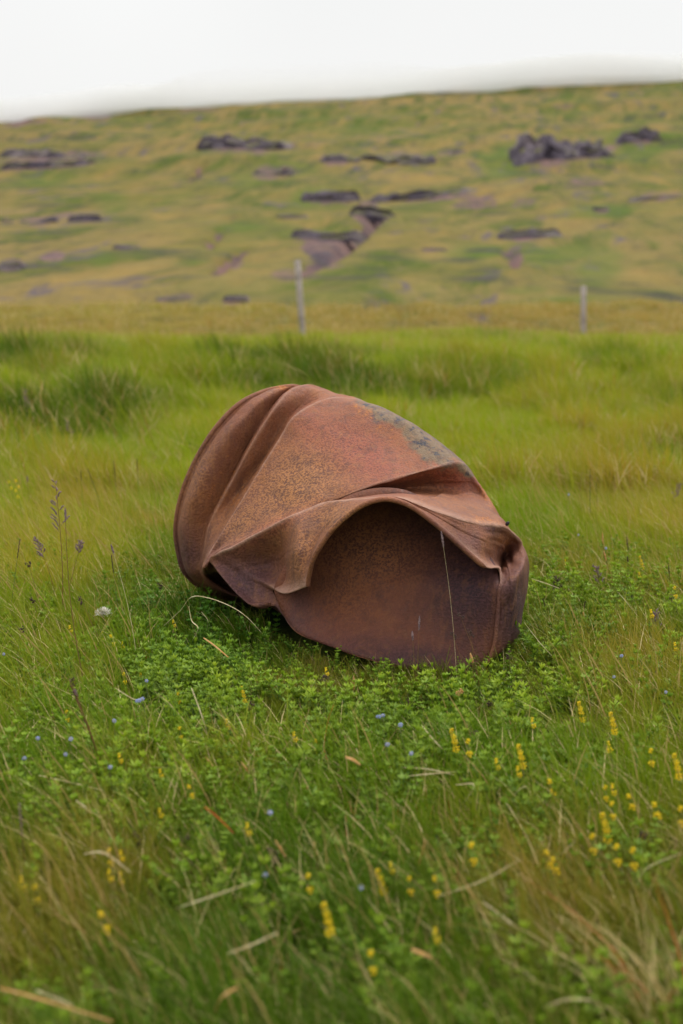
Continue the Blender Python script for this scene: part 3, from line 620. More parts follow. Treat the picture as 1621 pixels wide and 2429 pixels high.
def herb(name, seed, broad=0):
    rg = np.random.default_rng(seed); V = []; Fc = []; A = []
    for s in range(rg.integers(2, 5)):
        bx, by = rg.normal(0, .008, 2); h = rg.uniform(.035, .085); lx, ly = rg.normal(0, .35, 2) + np.array([-.15, 0]); nw = int(h / .015) + 2; rv = rg.random()
        st = [(bx + lx * h * t * t, by + ly * h * t * t, h * t) for t in np.linspace(0, 1, 5)]
        b = len(V)
        for p in st: V += [(p[0] - .0006, p[1], p[2]), (p[0] + .0006, p[1], p[2])]; A += [(rv, .1, 0)] * 2
        Fc += [(b + 2 * k, b + 2 * k + 1, b + 2 * k + 3, b + 2 * k + 2) for k in range(4)]
        for q in range(nw):
            t = (q + .6) / nw; c = np.array([bx + lx * h * t * t, by + ly * h * t * t, h * t]); nl_ = 6 if q < nw - 1 else 7
            ln = (.75 if broad else 1) * rg.uniform(.013, .022) * (1 - .25 * t); el = rg.normal(.50, .2) + .60 * t ** 2
            for m in range(nl_):
                a = 2 * math.pi * (m + .5 * (q % 2)) / nl_ + rg.normal(0, .15); u = np.array([math.cos(a), math.sin(a), 0]); sd = np.array([-u[1], u[0], 0])
                d = u * math.cos(el) + np.array([0, 0, math.sin(el)]); wv = ln * (.28 if broad else .15); b = len(V)
                mid = c + d * ln * .5 - np.array([0, 0, wv * .3]); tip = c + d * ln - np.array([0, 0, ln * .12])
                V += [tuple(c), tuple(mid - sd * wv), tuple(tip), tuple(mid + sd * wv)]
                hv_ = min(1, .15 + t * .85); A += [(rv, hv_ * .7, 0), (rv, hv_, 0), (rv, hv_, 0), (rv, hv_, 0)]
                Fc.append((b, b + 1, b + 2, b + 3))
    o = mesh_obj(name, V, Fc, M['herb'], None, False, False); vattr(o.data, 'blade', A); return o

def scatter(name, label, pts, rot, sc, ix, zone, protos, cat='grass'):
    col = bpy.data.collections.new(name + '_kinds')
    for k, o in enumerate(protos): o.name = '%s_kind.%03d' % (name, k); col.objects.link(o)
    me = bpy.data.meshes.new(name); me.vertices.add(len(pts)); me.vertices.foreach_set('co', np.asarray(pts, np.float32).ravel())
    a = me.attributes.new('rot', 'FLOAT_VECTOR', 'POINT'); a.data.foreach_set('vector', np.asarray(rot, np.float32).ravel())
    a = me.attributes.new('sc', 'FLOAT', 'POINT'); a.data.foreach_set('value', np.asarray(sc, np.float32))
    a = me.attributes.new('ix', 'INT', 'POINT'); a.data.foreach_set('value', np.asarray(ix, np.int32))
    vattr(me, 'zone', zone)
    o = bpy.data.objects.new(name, me); C.objects.link(o)
    ng = bpy.data.node_groups.new(name, 'GeometryNodeTree')
    ng.interface.new_socket('Geometry', in_out='INPUT', socket_type='NodeSocketGeometry'); ng.interface.new_socket('Geometry', in_out='OUTPUT', socket_type='NodeSocketGeometry')
    n = ng.nodes; gi = n.new('NodeGroupInput'); go = n.new('NodeGroupOutput'); ip = n.new('GeometryNodeInstanceOnPoints')
    ci = n.new('GeometryNodeCollectionInfo'); ci.inputs['Collection'].default_value = col; ci.inputs['Separate Children'].default_value = True; ci.inputs['Reset Children'].default_value = True
    def na(nm, ty):
        q = n.new('GeometryNodeInputNamedAttribute'); q.data_type = ty; q.inputs[0].default_value = nm; return q.outputs[0]
    l = ng.links.new; l(gi.outputs[0], ip.inputs['Points']); l(ci.outputs[0], ip.inputs['Instance']); ip.inputs['Pick Instance'].default_value = True
    l(na('ix', 'INT'), ip.inputs['Instance Index']); l(na('rot', 'FLOAT_VECTOR'), ip.inputs['Rotation']); l(na('sc', 'FLOAT'), ip.inputs['Scale']); l(ip.outputs[0], go.inputs[0])
    md = o.modifiers.new('scatter', 'NODES'); md.node_group = ng
    return tag(o, label, cat, None, 'stuff')

def frame_uv(x, y, z):
    dz_ = z - H_CAM; f_ = y * cc - dz_ * ss; u_ = y * ss + dz_ * cc
    return 810.5 + x / f_ * FPX, 1214.5 - u_ / f_ * FPX
FOOT = [(-.40, 3.92), (-.36, 3.72), (-.20, 3.62), (-.12, 3.40), (-.02, 3.27), (.12, 3.22), (.27, 3.22), (.36, 3.27), (.43, 3.42), (.38, 3.75), (.15, 4.0), (-.15, 4.08)]
def in_foot(x, y):
    ins = np.zeros(len(x), bool); j = len(FOOT) - 1
    for i in range(len(FOOT)):
        (xi, yi), (xj, yj) = FOOT[i], FOOT[j]
        ins ^= ((yi > y) != (yj > y)) & (x < (xj - xi) * (y - yi) / (yj - yi) + xi); j = i
    return ins
def zone_of(x, y):
    u, v = frame_uv(x, y, terrain(x, y))
    n1 = fbm(x * 1.3, y * .9, 201, 4); n2 = fbm(x * .5, y * .3, 203, 4); n3 = fbm(x * 3, y * 2, 205, 3)
    def bl_(cx, cy, rx, ry): return np.exp(-((u - cx) / rx) ** 2 - ((v - cy) / ry) ** 2)
    yel = .26 - .25 * smooth(1800, 2200, v) + (.9 + .8 * smooth(1200, 1050, v)) * n1 + .55 * smooth(1560, 1250, v) * smooth(700, 900, v + 400) + .35 * n2
    yel -= .7 * np.maximum.reduce([.7 * bl_(1150, 940, 420, 28), bl_(560, 1500, 330, 120), bl_(900, 1640, 420, 110), bl_(60, 1000, 240, 60), bl_(300, 975, 200, 45), bl_(560, 920, 130, 32), bl_(160, 865, 150, 22), bl_(420, 1380, 120, 120)])
    ora = .05 + .95 * n3 - .15 * smooth(1150, 1000, v) + .35 * bl_(1450, 1080, 300, 120) + .45 * bl_(130, 1300, 240, 170) + .2 * bl_(1500, 1350, 200, 300) + .10 * smooth(1900, 2300, v) * (n1 > 0)
    lus = .25 - .5 * n2 - 1.1 * n1 * smooth(1200, 1050, v) * smooth(800, 860, v) + .75 * np.maximum.reduce([1.3 * bl_(50, 1010, 210, 60), 1.2 * bl_(260, 985, 150, 42), 1.2 * bl_(450, 965, 120, 34), 1.1 * bl_(560, 915, 110, 30), 1.0 * bl_(140, 862, 120, 20), .8 * bl_(400, 880, 110, 14), bl_(560, 1500, 300, 100), bl_(470, 960, 200, 50), bl_(900, 1600, 380, 80), bl_(580, 890, 120, 30)]) + .75 * smooth(1800, 2200, v) + .9 * bl_(1080, 945, 380, 30) - .3 * bl_(1300, 1150, 300, 180)  # lush grass; bank fronts also darkened here to paint their shade
    return np.stack([np.clip(yel, 0, 1), np.clip(ora, 0, 1), np.clip(lus, 0, 1)], -1), n1, n3

def area(n, y0, y1, pad, power=1.0):
    k = int(n * 1.0); y = y0 + (y1 - y0) * rng.random(k * 3) ; wy = .27 * y + pad
    keep = rng.random(k * 3) < wy / wy.max(); y = y[keep][:k]; x = rng.uniform(-1, 1, len(y)) * (.27 * y + pad); return x, y
def rots(n, a=.7):
    r_ = np.zeros((n, 3)); r_[:, 2] = rng.uniform(-a, a, n); r_[:, 0] = rng.normal(0, .10, n); r_[:, 1] = rng.normal(0, .12, n); return r_

# near meadow
near = [tuft('t', M['grass'], 10 + k, 28, .035, .05, .12, .0008, .0024, .24, .10, .5) for k in range(6)]
near += [tuft('t', M['grass'], 20 + k, 18, .05, .10, .20, .0010, .0026, .45, .14, .45) for k in range(3)]        # long ones
near += [tuft('t', M['grass'], 30 + k, 50, .04, .025, .06, .0008, .0016, .25, .30, .6) for k in range(3)]      # short tangled
x, y = area(30000, 1.0, 6.2, .95); k = ~in_foot(x, y); x, y = x[k], y[k]
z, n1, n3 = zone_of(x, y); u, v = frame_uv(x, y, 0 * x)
ix = rng.integers(0, 6, len(x)); long_ = rng.random(len(x)) < .06 + .20 * smooth(1950, 2300, v) + .12 * smooth(600, 100, u) + .16 * smooth(3.9, 5, y)
nearlid = ((x > -.45) & (x < .5) & (y > 2.75) & (y < 3.5))
ix[long_ & ~nearlid] = rng.integers(6, 9, int((long_ & ~nearlid).sum())); sh_ = rng.random(len(x)) < .28; ix[sh_] = rng.integers(9, 12, int(sh_.sum()))
sc = rng.uniform(.7, 1.2, len(x)) * np.where(nearlid, .62, 1) * (1 + .35 * n1)
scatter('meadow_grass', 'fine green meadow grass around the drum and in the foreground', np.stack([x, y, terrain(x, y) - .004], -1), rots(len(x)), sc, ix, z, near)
# middle field
mid = [tuft('t', M['grass'], 40 + k, 34, .07, .10, .20, .0022, .0045, .28, .16, .5) for k in range(6)]
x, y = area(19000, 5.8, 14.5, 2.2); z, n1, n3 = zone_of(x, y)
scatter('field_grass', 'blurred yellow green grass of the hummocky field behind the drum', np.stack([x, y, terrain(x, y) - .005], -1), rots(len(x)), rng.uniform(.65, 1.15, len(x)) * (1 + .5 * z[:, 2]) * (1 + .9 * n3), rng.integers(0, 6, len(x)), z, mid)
far = [tuft('t', M['grass'], 60 + k, 30, .14, .14, .30, .005, .010, .35, .2, seg=4) for k in range(4)]
x, y = area(19000, 14, 27, 4); z, n1, n3 = zone_of(x, y); z[:, 0] = np.clip(z[:, 0] + .1, 0, 1)
scatter('crest_grass', 'light green blurred grass on the crest of the field below the hill', np.stack([x, y, terrain(x, y) - .005], -1), rots(len(x)), rng.uniform(.5, 1.0, len(x)), rng.integers(0, 4, len(x)), z, far)

rough = [tuft('t', M['grass'], 90 + k, 30, .25, .12, .26, .006, .012, .3, .35, seg=4) for k in range(4)]
x, y = area(9000, 25, 40, 8); n_ = fbm(x * .3, y * .2, 207, 4)
z = np.stack([np.clip(.6 + n_, 0, 1), np.clip(.85 - .8 * n_, 0, 1), np.clip(.15 - n_, 0, 1)], -1)
scatter('rough_grass', 'tall brownish rough grass at the foot of the hill', np.stack([x, y, terrain(x, y) - .01], -1), rots(len(x)), rng.uniform(.5, 1.1, len(x)), rng.integers(0, 4, len(x)), z, rough)

# leafy bedstraw cover
hb = [herb('h', 80 + k, k in (2, 6)) for k in range(8)]
x, y = area(19000, 1.2, 4.6, .7); k = ~in_foot(x, y); x, y = x[k], y[k]
u, v = frame_uv(x, y, 0 * x); n = fbm(x * 3.2, y * 2.6, 301, 4)
dens = .50 + .9 * n + .55 * np.exp(-((u - 520) / 300) ** 2 - ((v - 1500) / 170) ** 2) + .5 * np.exp(-((u - 1150) / 330) ** 2 - ((v - 1680) / 260) ** 2) + .3 * np.exp(-((u - 700) / 400) ** 2 - ((v - 1800) / 160) ** 2) - .5 * smooth(350, 0, u) * smooth(1500, 1900, v) - .25 * smooth(2050, 2300, v)
k = rng.random(len(x)) < np.clip(dens * .46, .06, .52); x, y, u, v = x[k], y[k], u[k], v[k]
z = np.zeros((len(x), 3)); z[:, 0] = np.clip(rng.random(len(x)) * .5 + 1.2 * fbm(x * 2, y * 2, 71, 3) + .3 * smooth(1900, 2250, v), 0, 1); z[:, 2] = np.clip(np.exp(-((u - 560) / 260) ** 2 - ((v - 1500) / 90) ** 2) + .3 * fbm(x * 5, y * 5, 9, 2), 0, 1)
hr = rots(len(x), 3.1); nearlid = ((x > -.2) & (x < .45) & (y > 3.0) & (y < 3.5))
scatter('bedstraw_leaves', 'low leafy bedstraw with whorled bright green leaves among the grass', np.stack([x, y, terrain(x, y) + rng.uniform(-.005, .02, len(x))], -1), hr, rng.uniform(.55, 1.25, len(x)) * np.where(nearlid, .55, 1), rng.integers(0, 8, len(x)), z, hb, 'leafy plants')

# ------------------------------------------------------------------ single plants
def copy_tree(o):
    c = o.copy(); C.objects.link(c)
    for ch in o.children:
        d = ch.copy(); C.objects.link(d); d.parent = c
    return c
def gz(x, y): return float(terrain(x, y))
rr = random.Random(5)
def leaf_whorls(mb, pts, A, n=5):
    for i in range(1, n + 1):
        t = i / (n + 1) * .75; k = t * (len(pts) - 1); a = int(k); c = Vector(pts[a]).lerp(Vector(pts[min(a + 1, len(pts) - 1)]), k - a)
        for m in range(6):
            an = 2 * math.pi * m / 6 + i; u = Vector((math.cos(an), math.sin(an), .25)); sd = Vector((-u.y, u.x, 0)) * .0012; ln = .012
            b = len(mb.v); mb.v += [tuple(c), tuple(c + u * ln * .5 - sd), tuple(c + u * ln), tuple(c + u * ln * .5 + sd)]; mb.f.append((b, b + 1, b + 2, b + 3)); A += [(.4, .5, 0), (.5, .7, 0), (.5, .8, 0), (.5, .7, 0)]
def yellow_proto(h, hw, hl, dens, lean):
    t = empty('yellow_bedstraw', (0, 0, 0)); tip = Vector((-lean, 0, h)); pts = [Vector((-lean * s * s, 0, h * s)) for s in (0, .25, .5, .75, 1)]
    mb = MB(); mb.tube(pts, [.0011, .001, .0009, .0008, .0006], 5); mb.build('stem', M['stem'], t)
    mb = MB(); A = []; leaf_whorls(mb, pts, A); o = mb.build('leaves', M['herb'], t); vattr(o.data, 'blade', A)
    mb = MB()
    ncl = max(2, int(hl / .011))
    for k in range(ncl):                       # whorled clusters of tiny florets up the stem
        f = k / max(1, ncl - 1); cz = h - hl * (1 - f); cx = -lean * (cz / h) ** 2; cw = hw * (1 - .45 * f)
        for m in range(int(1.5 * dens * (1 - .3 * f))):
            a = rr.uniform(0, 2 * math.pi); q = cw * rr.uniform(.25, 1); c = (cx + q * math.cos(a), q * math.sin(a), cz + rr.uniform(-.0060, .0060))
            mb.blob(c, rr.uniform(.0013, .0023), 5, 3, (1, 1, .8))
    mb.build('blossom', M['yellow'], t); t['h'] = h; t['lean'] = lean; return t
YP = [yellow_proto(.155, .0085, .045, 26, .02), yellow_proto(.14, .0075, .030, 22, .012), yellow_proto(.13, .0065, .016, 20, .02), yellow_proto(.145, .010, .026, 28, .03)]
def blue_proto(h, nf, lean):
    t = empty('blue_forget_me_not', (0, 0, 0)); pts = [Vector((-lean * s * s, 0, h * s)) for s in (0, .3, .6, .85, 1)]
    mb = MB(); mb.tube(pts, [.0010, .0009, .0008, .0007, .0005], 5)
    hd = []
    for k in range(nf):
        c = Vector((-lean + rr.uniform(-.006, .006), rr.uniform(-.005, .005), h + rr.uniform(-.009, .003))); hd.append(c); mb.tube([pts[3], c], .0005, 4)
    mb.build('stem', M['stem'], t); mb = MB()
    for c in hd:
        for m in range(5):
            a = 2 * math.pi * m / 5; d = Vector((math.cos(a), -.55, math.sin(a) * .8 + .2)).normalized(); mb.blob(c + d * .0026, .0019, 6, 4, (1, .5, 1))
    mb.build('blossom', M['blue'], t); mb = MB(); mb.blob(hd[0] + Vector((0, -.003, .001)), .0009, 5, 3); mb.build('eye', M['yellow'], t); t['h'] = h; t['lean'] = lean; return t
BP = [blue_proto(.13, 2, .02), blue_proto(.11, 1, .01), blue_proto(.12, 3, .02)]
ORD = ['first', 'second', 'third', 'fourth', 'fifth', 'sixth', 'seventh', 'eighth', 'ninth', 'tenth', 'eleventh', 'twelfth', 'thirteenth']
used = set()
def plant(protos, kind, u, v, label, cat, group, size=1.0):
    p = protos[kind]; o = p if kind not in used and not used.add(kind) else copy_tree(p)
    h = p['h'] * size; hp = on_z(u, v, h * .93); hp = on_z(u, v, h * .93 + gz(hp[0], hp[1])); a = rr.uniform(-.5, .5)
    o.location = (hp[0] + p['lean'] * size * math.cos(a), hp[1] + p['lean'] * size * math.sin(a), gz(hp[0], hp[1]) - .004)
    o.rotation_euler = (0, 0, a); o.scale = (size,) * 3; tag(o, label, cat, group)
def z5(x, y): return 810 + x / 1.933, 1500 + y / 1.933
def z4(x, y): return x / 1.936, 1100 + y / 1.936
def z6(x, y): return x / 1.936, 1900 + y / 1.936
def z7(x, y): return 810 + x / 1.933, 1900 + y / 1.933
def zr(x, y): return 1221 + x / 3.92, 1100 + y / 3.92
def zd(x, y): return 380 + x / 1.7043, 880 + y / 1.7043
AREAS = [
 ('yellow spike right of the drum near the right edge', [(zr(1168, 880), 0), (zr(1160, 1030), 2), (zr(1490, 1170), 1), (zr(1270, 1385), 2), (zr(1490, 1690), 2), (zr(472, 905), 2)]),
 ('yellow spike in the upper flower row lower right of the drum', [(z5(1092, 335), 0), (z5(1238, 385), 0), (z5(875, 408), 2), (z5(1418, 555), 1), (z5(1530, 580), 0), (z5(1225, 520), 2)]),
 ('bright yellow spike below the right end of the drum', [(z5(508, 462), 0), (z5(580, 510), 1), (z5(815, 535), 0), (z5(710, 598), 2), (z5(808, 632), 2), (z5(955, 692), 3)]),
 ('yellow spike in the dense cluster by the lower right edge', [(z5(1210, 718), 1), (z5(1243, 712), 2), (z5(1240, 795), 1), (z5(1318, 760), 3), (z5(1435, 800), 3), (z5(1200, 855), 0), (z5(1370, 885), 1), (z5(1555, 820), 1)]),
 ('yellow spike under the dense cluster at the lower right', [(z5(1150, 948), 1), (z5(1260, 998), 1), (z5(1335, 1015), 1), (z5(940, 1022), 3), (z5(970, 1052), 3), (z5(597, 990), 1)]),
 ('yellow spike in the lower middle of the meadow', [(z5(225, 1073), 2), (z5(170, 1108), 0), (z5(310, 1140), 1), (z5(430, 1140), 1), (z6(1415, 355), 1), (z6(1490, 495), 0), (z6(1135, 122), 2)]),
 ('blurred yellow flower near the bottom edge of the photo', [(z7(430, 608), 2), (z7(135, 712), 1), (z6(463, 535), 3), (z6(160, 405), 1), (z6(95, 372), 2)]),
 ('small yellow flower spike low on the left of the foreground', [(z6(500, 235), 1), (z6(553, 243), 2), (z6(500, 330), 2), (z6(552, 345), 2), (z6(733, 47), 2), (z4(868, 1488), 3), (z4(547, 1345), 2), (z4(735, 1420), 2)]),
 ('yellow spike between the drum and the left edge', [(z4(470, 778), 1), (z4(510, 803), 3), (z4(320, 755), 2), (z4(560, 832), 2), (z4(795, 730), 2)]),
 ('yellow spike in the meadow below the drum\'s left half', [(z4(568, 970), 1), (z4(645, 968), 2), (z4(818, 1062), 1), (z4(1110, 1035), 0), (z4(305, 1145), 1), (z4(1040, 1190), 2), (z4(825, 1220), 1), (z4(1350, 1248), 2), (z4(1452, 1278), 1), (z4(1497, 948), 2)]),
 ('blurred yellow buttercup behind the tall purple grass', [(z4(40, 90), 3), (z4(72, 85), 3), (z4(72, 130), 3)]),
 ('tiny yellow flower in the deep grass behind the drum', [((433, 1040), 2), ((1015, 985), 2)]),
]
for ai, (lab, lst) in enumerate(AREAS):
    lst = sorted(lst, key=lambda q: q[0][0])
    for i, ((u, v), k) in enumerate(lst):
        plant(YP, k, u, v, '%s, %s from the left' % (lab, ORD[i]), 'flower', 'yellow bedstraw flowers in the meadow', rr.uniform(.74, .94) * (1.3 if v < 1250 else 1) * (.76 if ai in (7, 8, 9) else .85 if ai in (5, 6) else .88))
used.clear()
BA = [
 ('pale blue forget-me-not in the grass right of the drum', [(z5(1278, 118), 0), (z5(1243, 195), 1), (z5(1480, 265), 1), (zr(585, 650), 1), (zr(495, 272), 1), (zr(837, 770), 1)]),
 ('blue forget-me-not in the meadow below the drum lid', [(z5(180, 378), 2), (z5(262, 440), 0), (z5(200, 503), 1), (z5(310, 545), 1)]),
 ('blue forget-me-not in the left foreground', [(z4(165, 1270), 0), (z4(313, 1252), 1), (z4(290, 1322), 1), (z4(100, 1340), 1), (z4(495, 1383), 1), (z4(8, 865), 1)]),
 ('grey blue forget-me-not below the left end of the drum', [(z4(643, 1080), 2), (z4(665, 988), 1), (z4(515, 1168), 1)]),
 ('out of focus blue flower in the middle of the foreground', [(z6(1228, 40), 1), (z6(1205, 325), 1), (z7(75, 385), 1)])]
for lab, lst in BA:
    lst = sorted(lst, key=lambda q: q[0][0])
    for i, ((u, v), k) in enumerate(lst):
        plant(BP, k, u, v, '%s, %s from the left' % (lab, ORD[i]), 'flower', 'blue forget-me-nots in the meadow', rr.uniform(.9, 1.1))

def spikelet(mb, c, d, ln, wd):
    d = Vector(d).normalized(); rot = d.to_track_quat('Z', 'Y').to_matrix(); mb.blob(Vector(c) + d * ln * .6, 1.0, 5, 4, (wd * 1.5, wd * 1.5, ln * .6), rot)
def stalk(top, base, kind, label, mats=('stem', 'seed'), dy=-.01, hb=.02, head=None, bow=.0, r=.0008):
    B0 = on_z(*base, hb); B0 = np.array([B0[0], B0[1], gz(B0[0], B0[1])]); T = at(*top, B0[1] + dy); B_ = Vector(B0)
    t = empty('seed_stalk', B0); tag(t, label, 'grass stalk', 'seed stalks standing in the grass')
    T = Vector(T) - B_; side = Vector((1, 0, 0)) * bow * T.length; n = 12
    b2 = Vector(at(*base, B0[1])) - B_; b0 = Vector((b2.x, 0, -.005))
    pts = [b0.lerp(T, s / n) + side * math.sin(math.pi * s / n) for s in range(n + 1)]
    mb = MB(); mb.tube(pts, [r * (1.3 - .8 * s / n) for s in range(n + 1)], 5); mb.build('stem', M[mats[0]], t)
    mb = MB(); Ld = (pts[-1] - pts[-3]).normalized(); hd = head or .04
    def along(q):                              # point q metres below the tip
        L_ = T.length; f = max(0, 1 - q / L_) * n; a = min(int(f), n - 1); return pts[a].lerp(pts[a + 1], f - a)
    if kind == 'panicle':
        for k in range(17):
            q = hd * k / 16.0; c = along(q); br = .006 + .24 * hd * (k / 16.0) * rr.uniform(.35, 1); a = rr.uniform(0, 2 * math.pi)
            d = (Ld * .9 + Vector((math.cos(a), .5 * math.sin(a), -.15)) * .85).normalized(); e = c + d * br; mb.tube([c, c + d * br * .6, e], .0004, 4)
            for m in range(2 + int(br / .007)):
                spikelet(mb, c.lerp(e, .35 + .65 * m / (1 + int(br / .007))), d + Vector((rr.uniform(-.4, .4), 0, rr.uniform(-.2, .3))), .007, .0011)
    elif kind == 'spike':
        for k in range(18):
            q_ = k / 17.0; c = along(hd * q_); a = k * 2.4; spikelet(mb, c, Ld + Vector((math.cos(a), math.sin(a), 0)) * (.15 + .3 * q_), .0045 + .002 * math.sin(3.1 * q_), .0005 + .0005 * math.sin(3.1 * q_))
    elif kind == 'rush':
        for k in range(4):
            c0 = along(hd * .25 * k) + Vector((rr.uniform(-.006, .006), rr.uniform(-.004, .004), rr.uniform(-.003, .003)))
            mb.tube([along(hd * .25 * k + .004), c0], .0004, 4)
            for m in range(6): mb.blob(c0 + Vector((rr.gauss(0, .0022), rr.gauss(0, .002), rr.gauss(0, .0022))), rr.uniform(.0013, .0021), 5, 3)
    elif kind == 'thin':
        for k in range(10):
            c = along(hd * k / 10.0); a = k * 3.1; spikelet(mb, c, Ld + Vector((math.cos(a), 0, 0)) * .12, .006, .0009)
    mb.build('seed_head', M[mats[1]], t)
PS, DS, TS = ('redstem', 'seed'), ('stem', 'dark'), ('redstem', 'tan')
stalk(z4(255, 88), z4(285, 740), 'panicle', 'tall purple grass panicle left of the drum, the largest seed head in the photo', PS, head=.13, bow=.02, r=.0011)
stalk(z4(300, 212), z4(415, 1090), 'spike', 'slender reddish stalk just right of the largest purple panicle', PS, head=.025, bow=-.03, r=.001)
stalk(z4(168, 350), z4(262, 700), 'panicle', 'short arching purple panicle under the largest one, pointing left', PS, head=.05, bow=.06)
stalk(z4(372, 365), z4(290, 640), 'panicle', 'small purple side panicle pointing right beside the largest one', PS, head=.03)
stalk(z4(130, 455), z4(215, 720), 'rush', 'dark woodrush head nearest the left edge, beside the purple panicle', ('redstem', 'dark'), head=.012)
stalk(z4(372, 620), z4(520, 900), 'rush', 'dark woodrush head left of the white fluff', ('redstem', 'dark'), head=.014)
stalk(z4(735, 552), z4(740, 700), 'rush', 'dark woodrush head just left of the drum', DS, head=.012)
stalk(z4(95, 752), z4(65, 930), 'rush', 'dark woodrush head low at the left edge of the meadow', DS, head=.012)
stalk(z4(155, 622), z4(190, 780), 'rush', 'red brown woodrush head below the short arching panicle', ('redstem', 'dark'), head=.010)
stalk(z4(90, 358), z4(33, 730), 'thin', 'bare dark green sedge stalk at the left edge, leaning right', DS, head=.05)
stalk(z4(513, 430), z4(558, 760), 'thin', 'dark thin sedge spike between the white fluff and the drum', DS, head=.045)
stalk(z4(523, -10), z4(542, 200), 'spike', 'out of focus black seed head left of the top of the drum', DS, head=.07, r=.0013)
stalk(z4(405, 30), z4(500, 260), 'thin', 'blurred dark stalk leaning left, left of the black seed head', DS, head=.06, r=.0013)
stalk(z4(630, -15), z4(642, 210), 'thin', 'blurred upright dark stalk between the black seed head and the drum', DS, head=.05, r=.0012)
stalk(z4(372, 40), z4(380, 240), 'thin', 'faint dark green stalk behind the largest purple panicle', DS, head=.04)
stalk(z4(512, 378), z4(640, 940), 'spike', 'long pale stalk with drooping grey head before the drum\'s left end', ('straw', 'seed'), head=.02, bow=.03)
stalk(z4(125, 60), z4(140, 240), 'spike', 'blurred brown bud stalk beside the yellow buttercups', PS, head=.02)
stalk((60, 925), (128, 1085), 'panicle', 'faint grey panicle in front of the dark green hummock at the far left', PS, head=.10, bow=-.10, dy=-.1)
stalk((160, 1000), (225, 1090), 'panicle', 'faint drooping panicle in front of the hummock, second from the left', PS, head=.08, bow=-.10, dy=-.1)
stalk(zd(1138, 655), zd(1204, 1215), 'spike', 'tallest seed stalk standing in front of the drum lid', ('straw', 'seed'), dy=.0, head=.032, bow=.015, hb=.05, r=.00045)
stalk(zd(1049, 998), zd(1038, 1215), 'spike', 'mauve seed spike in front of the middle of the drum lid', PS, dy=-.0, head=.03, hb=.04, r=.0009)
stalk(zd(1020, 1060), zd(1038, 1225), 'spike', 'lesser mauve spike just left of the one before the middle of the lid', PS, dy=.0, head=.018, hb=.04)
stalk(zd(1212, 985), zd(1330, 1200), 'rush', 'dark woodrush head in front of the spotted part of the lid', ('redstem', 'dark'), dy=.0, head=.010, hb=.05)
stalk(zd(1250, 1053), zd(1300, 1220), 'rush', 'woodrush head in front of the lower right corner of the lid', ('redstem', 'dark'), dy=.0, head=.012, hb=.05)
stalk(zd(1182, 1065), zd(1270, 1215), 'rush', 'small woodrush head low before the lid beside the tallest stalk', ('redstem', 'dark'), dy=.0, head=.008, hb=.05)
stalk(zd(1256, 1148), zd(1285, 1240), 'spike', 'ginger spikelet at the foot of the lid on its right', TS, dy=.0, head=.018, hb=.04)
stalk(zr(835, 825), zr(975, 1290), 'spike', 'ginger seed head on an orange stem right of the drum', TS, head=.026)
stalk(zr(818, 655), zr(850, 980), 'spike', 'taller ginger seed head right of the drum', TS, head=.032)
stalk(zr(755, 968), zr(850, 1260), 'panicle', 'purple brown nodding panicle right of the drum', PS, head=.05)
stalk(zr(395, 1075), zr(405, 1330), 'panicle', 'small dark panicle close to the right side of the drum', DS, head=.035)
stalk(zr(1052, 870), zr(1075, 1100), 'spike', 'dark spike left of the tall yellow flower by the right edge', DS, head=.028)
stalk(zr(1045, 690), zr(1085, 920), 'spike', 'blurred dark seed head above the tall yellow flower by the right edge', DS, head=.045)
stalk(zr(1432, 935), zr(1470, 1230), 'spike', 'dark knobbly spike close to the right edge above a yellow flower', DS, head=.055)
stalk(zr(1320, 1390), zr(1350, 1600), 'panicle', 'mauve brush like head below the dark knobbly spike at the right', PS, head=.05)
stalk(zr(1095, 1210), zr(1080, 1400), 'spike', 'short dark spike under the tall yellow flower by the right edge', DS, head=.025)
stalk(zr(705, 60), zr(700, 560), 'thin', 'tall blurred dark stalk standing alone right of the drum top', DS, head=.12, r=.0014)
stalk(zr(758, 180), zr(780, 440), 'thin', 'shorter dark stalk just right of the tall blurred one', DS, head=.09, r=.0012)
stalk(zr(510, 0), zr(580, 190), 'spike', 'blurred brown bent seed head above the right shoulder of the drum', PS, head=.05)
stalk(zr(1540, 200), zr(1450, 480), 'panicle', 'grey drooping panicle at the right edge of the field', PS, head=.05, bow=-.10)
stalk(zr(1436, 1252), zr(1600, 1400), 'rush', 'black woodrush head at the right edge', DS, head=.014)
stalk(zr(655, 1298), zr(608, 1510), 'thin', 'thin dark sedge leaning right in the grass beside the drum', DS, head=.035)
stalk(zr(270, 1268), zr(352, 1470), 'thin', 'thin dark sedge leaning left beside the drum', DS, head=.03)
stalk(zr(640, 1395), zr(680, 1640), 'spike', 'tan dead flower head on a stem right of the drum', TS, head=.014)
stalk(z5(768, 92), z5(785, 260), 'rush', 'blurred brown head at the right end of the drum base', DS, head=.02, r=.001)
stalk(z5(306, 290), z5(318, 470), 'spike', 'dark blurred spike below the middle of the lid', DS, head=.06)
stalk(z5(595, 105), z5(640, 220), 'spike', 'small orange spikelet just below the right part of the lid', TS, head=.02)
stalk(z5(57, 208), z5(60, 320), 'spike', 'upright orange spikelet below the left part of the lid', TS, head=.03)
stalk(z5(545, 262), z5(560, 400), 'rush', 'yellowish brown head between the lid and the bright yellow spikes', ('redstem', 'tan'), head=.012)
stalk(z5(612, 462), z5(690, 560), 'rush', 'dark purple bud between the two leftmost bright yellow spikes', ('redstem', 'dark'), head=.010)
stalk(z5(690, 318), z5(680, 400), 'rush', 'small purple bud below the right end of the drum', ('redstem', 'dark'), head=.008)
stalk(z5(438, 930), z5(450, 1060), 'spike', 'blurred dark purple spike in the lower middle of the meadow', ('redstem', 'dark'), head=.03)
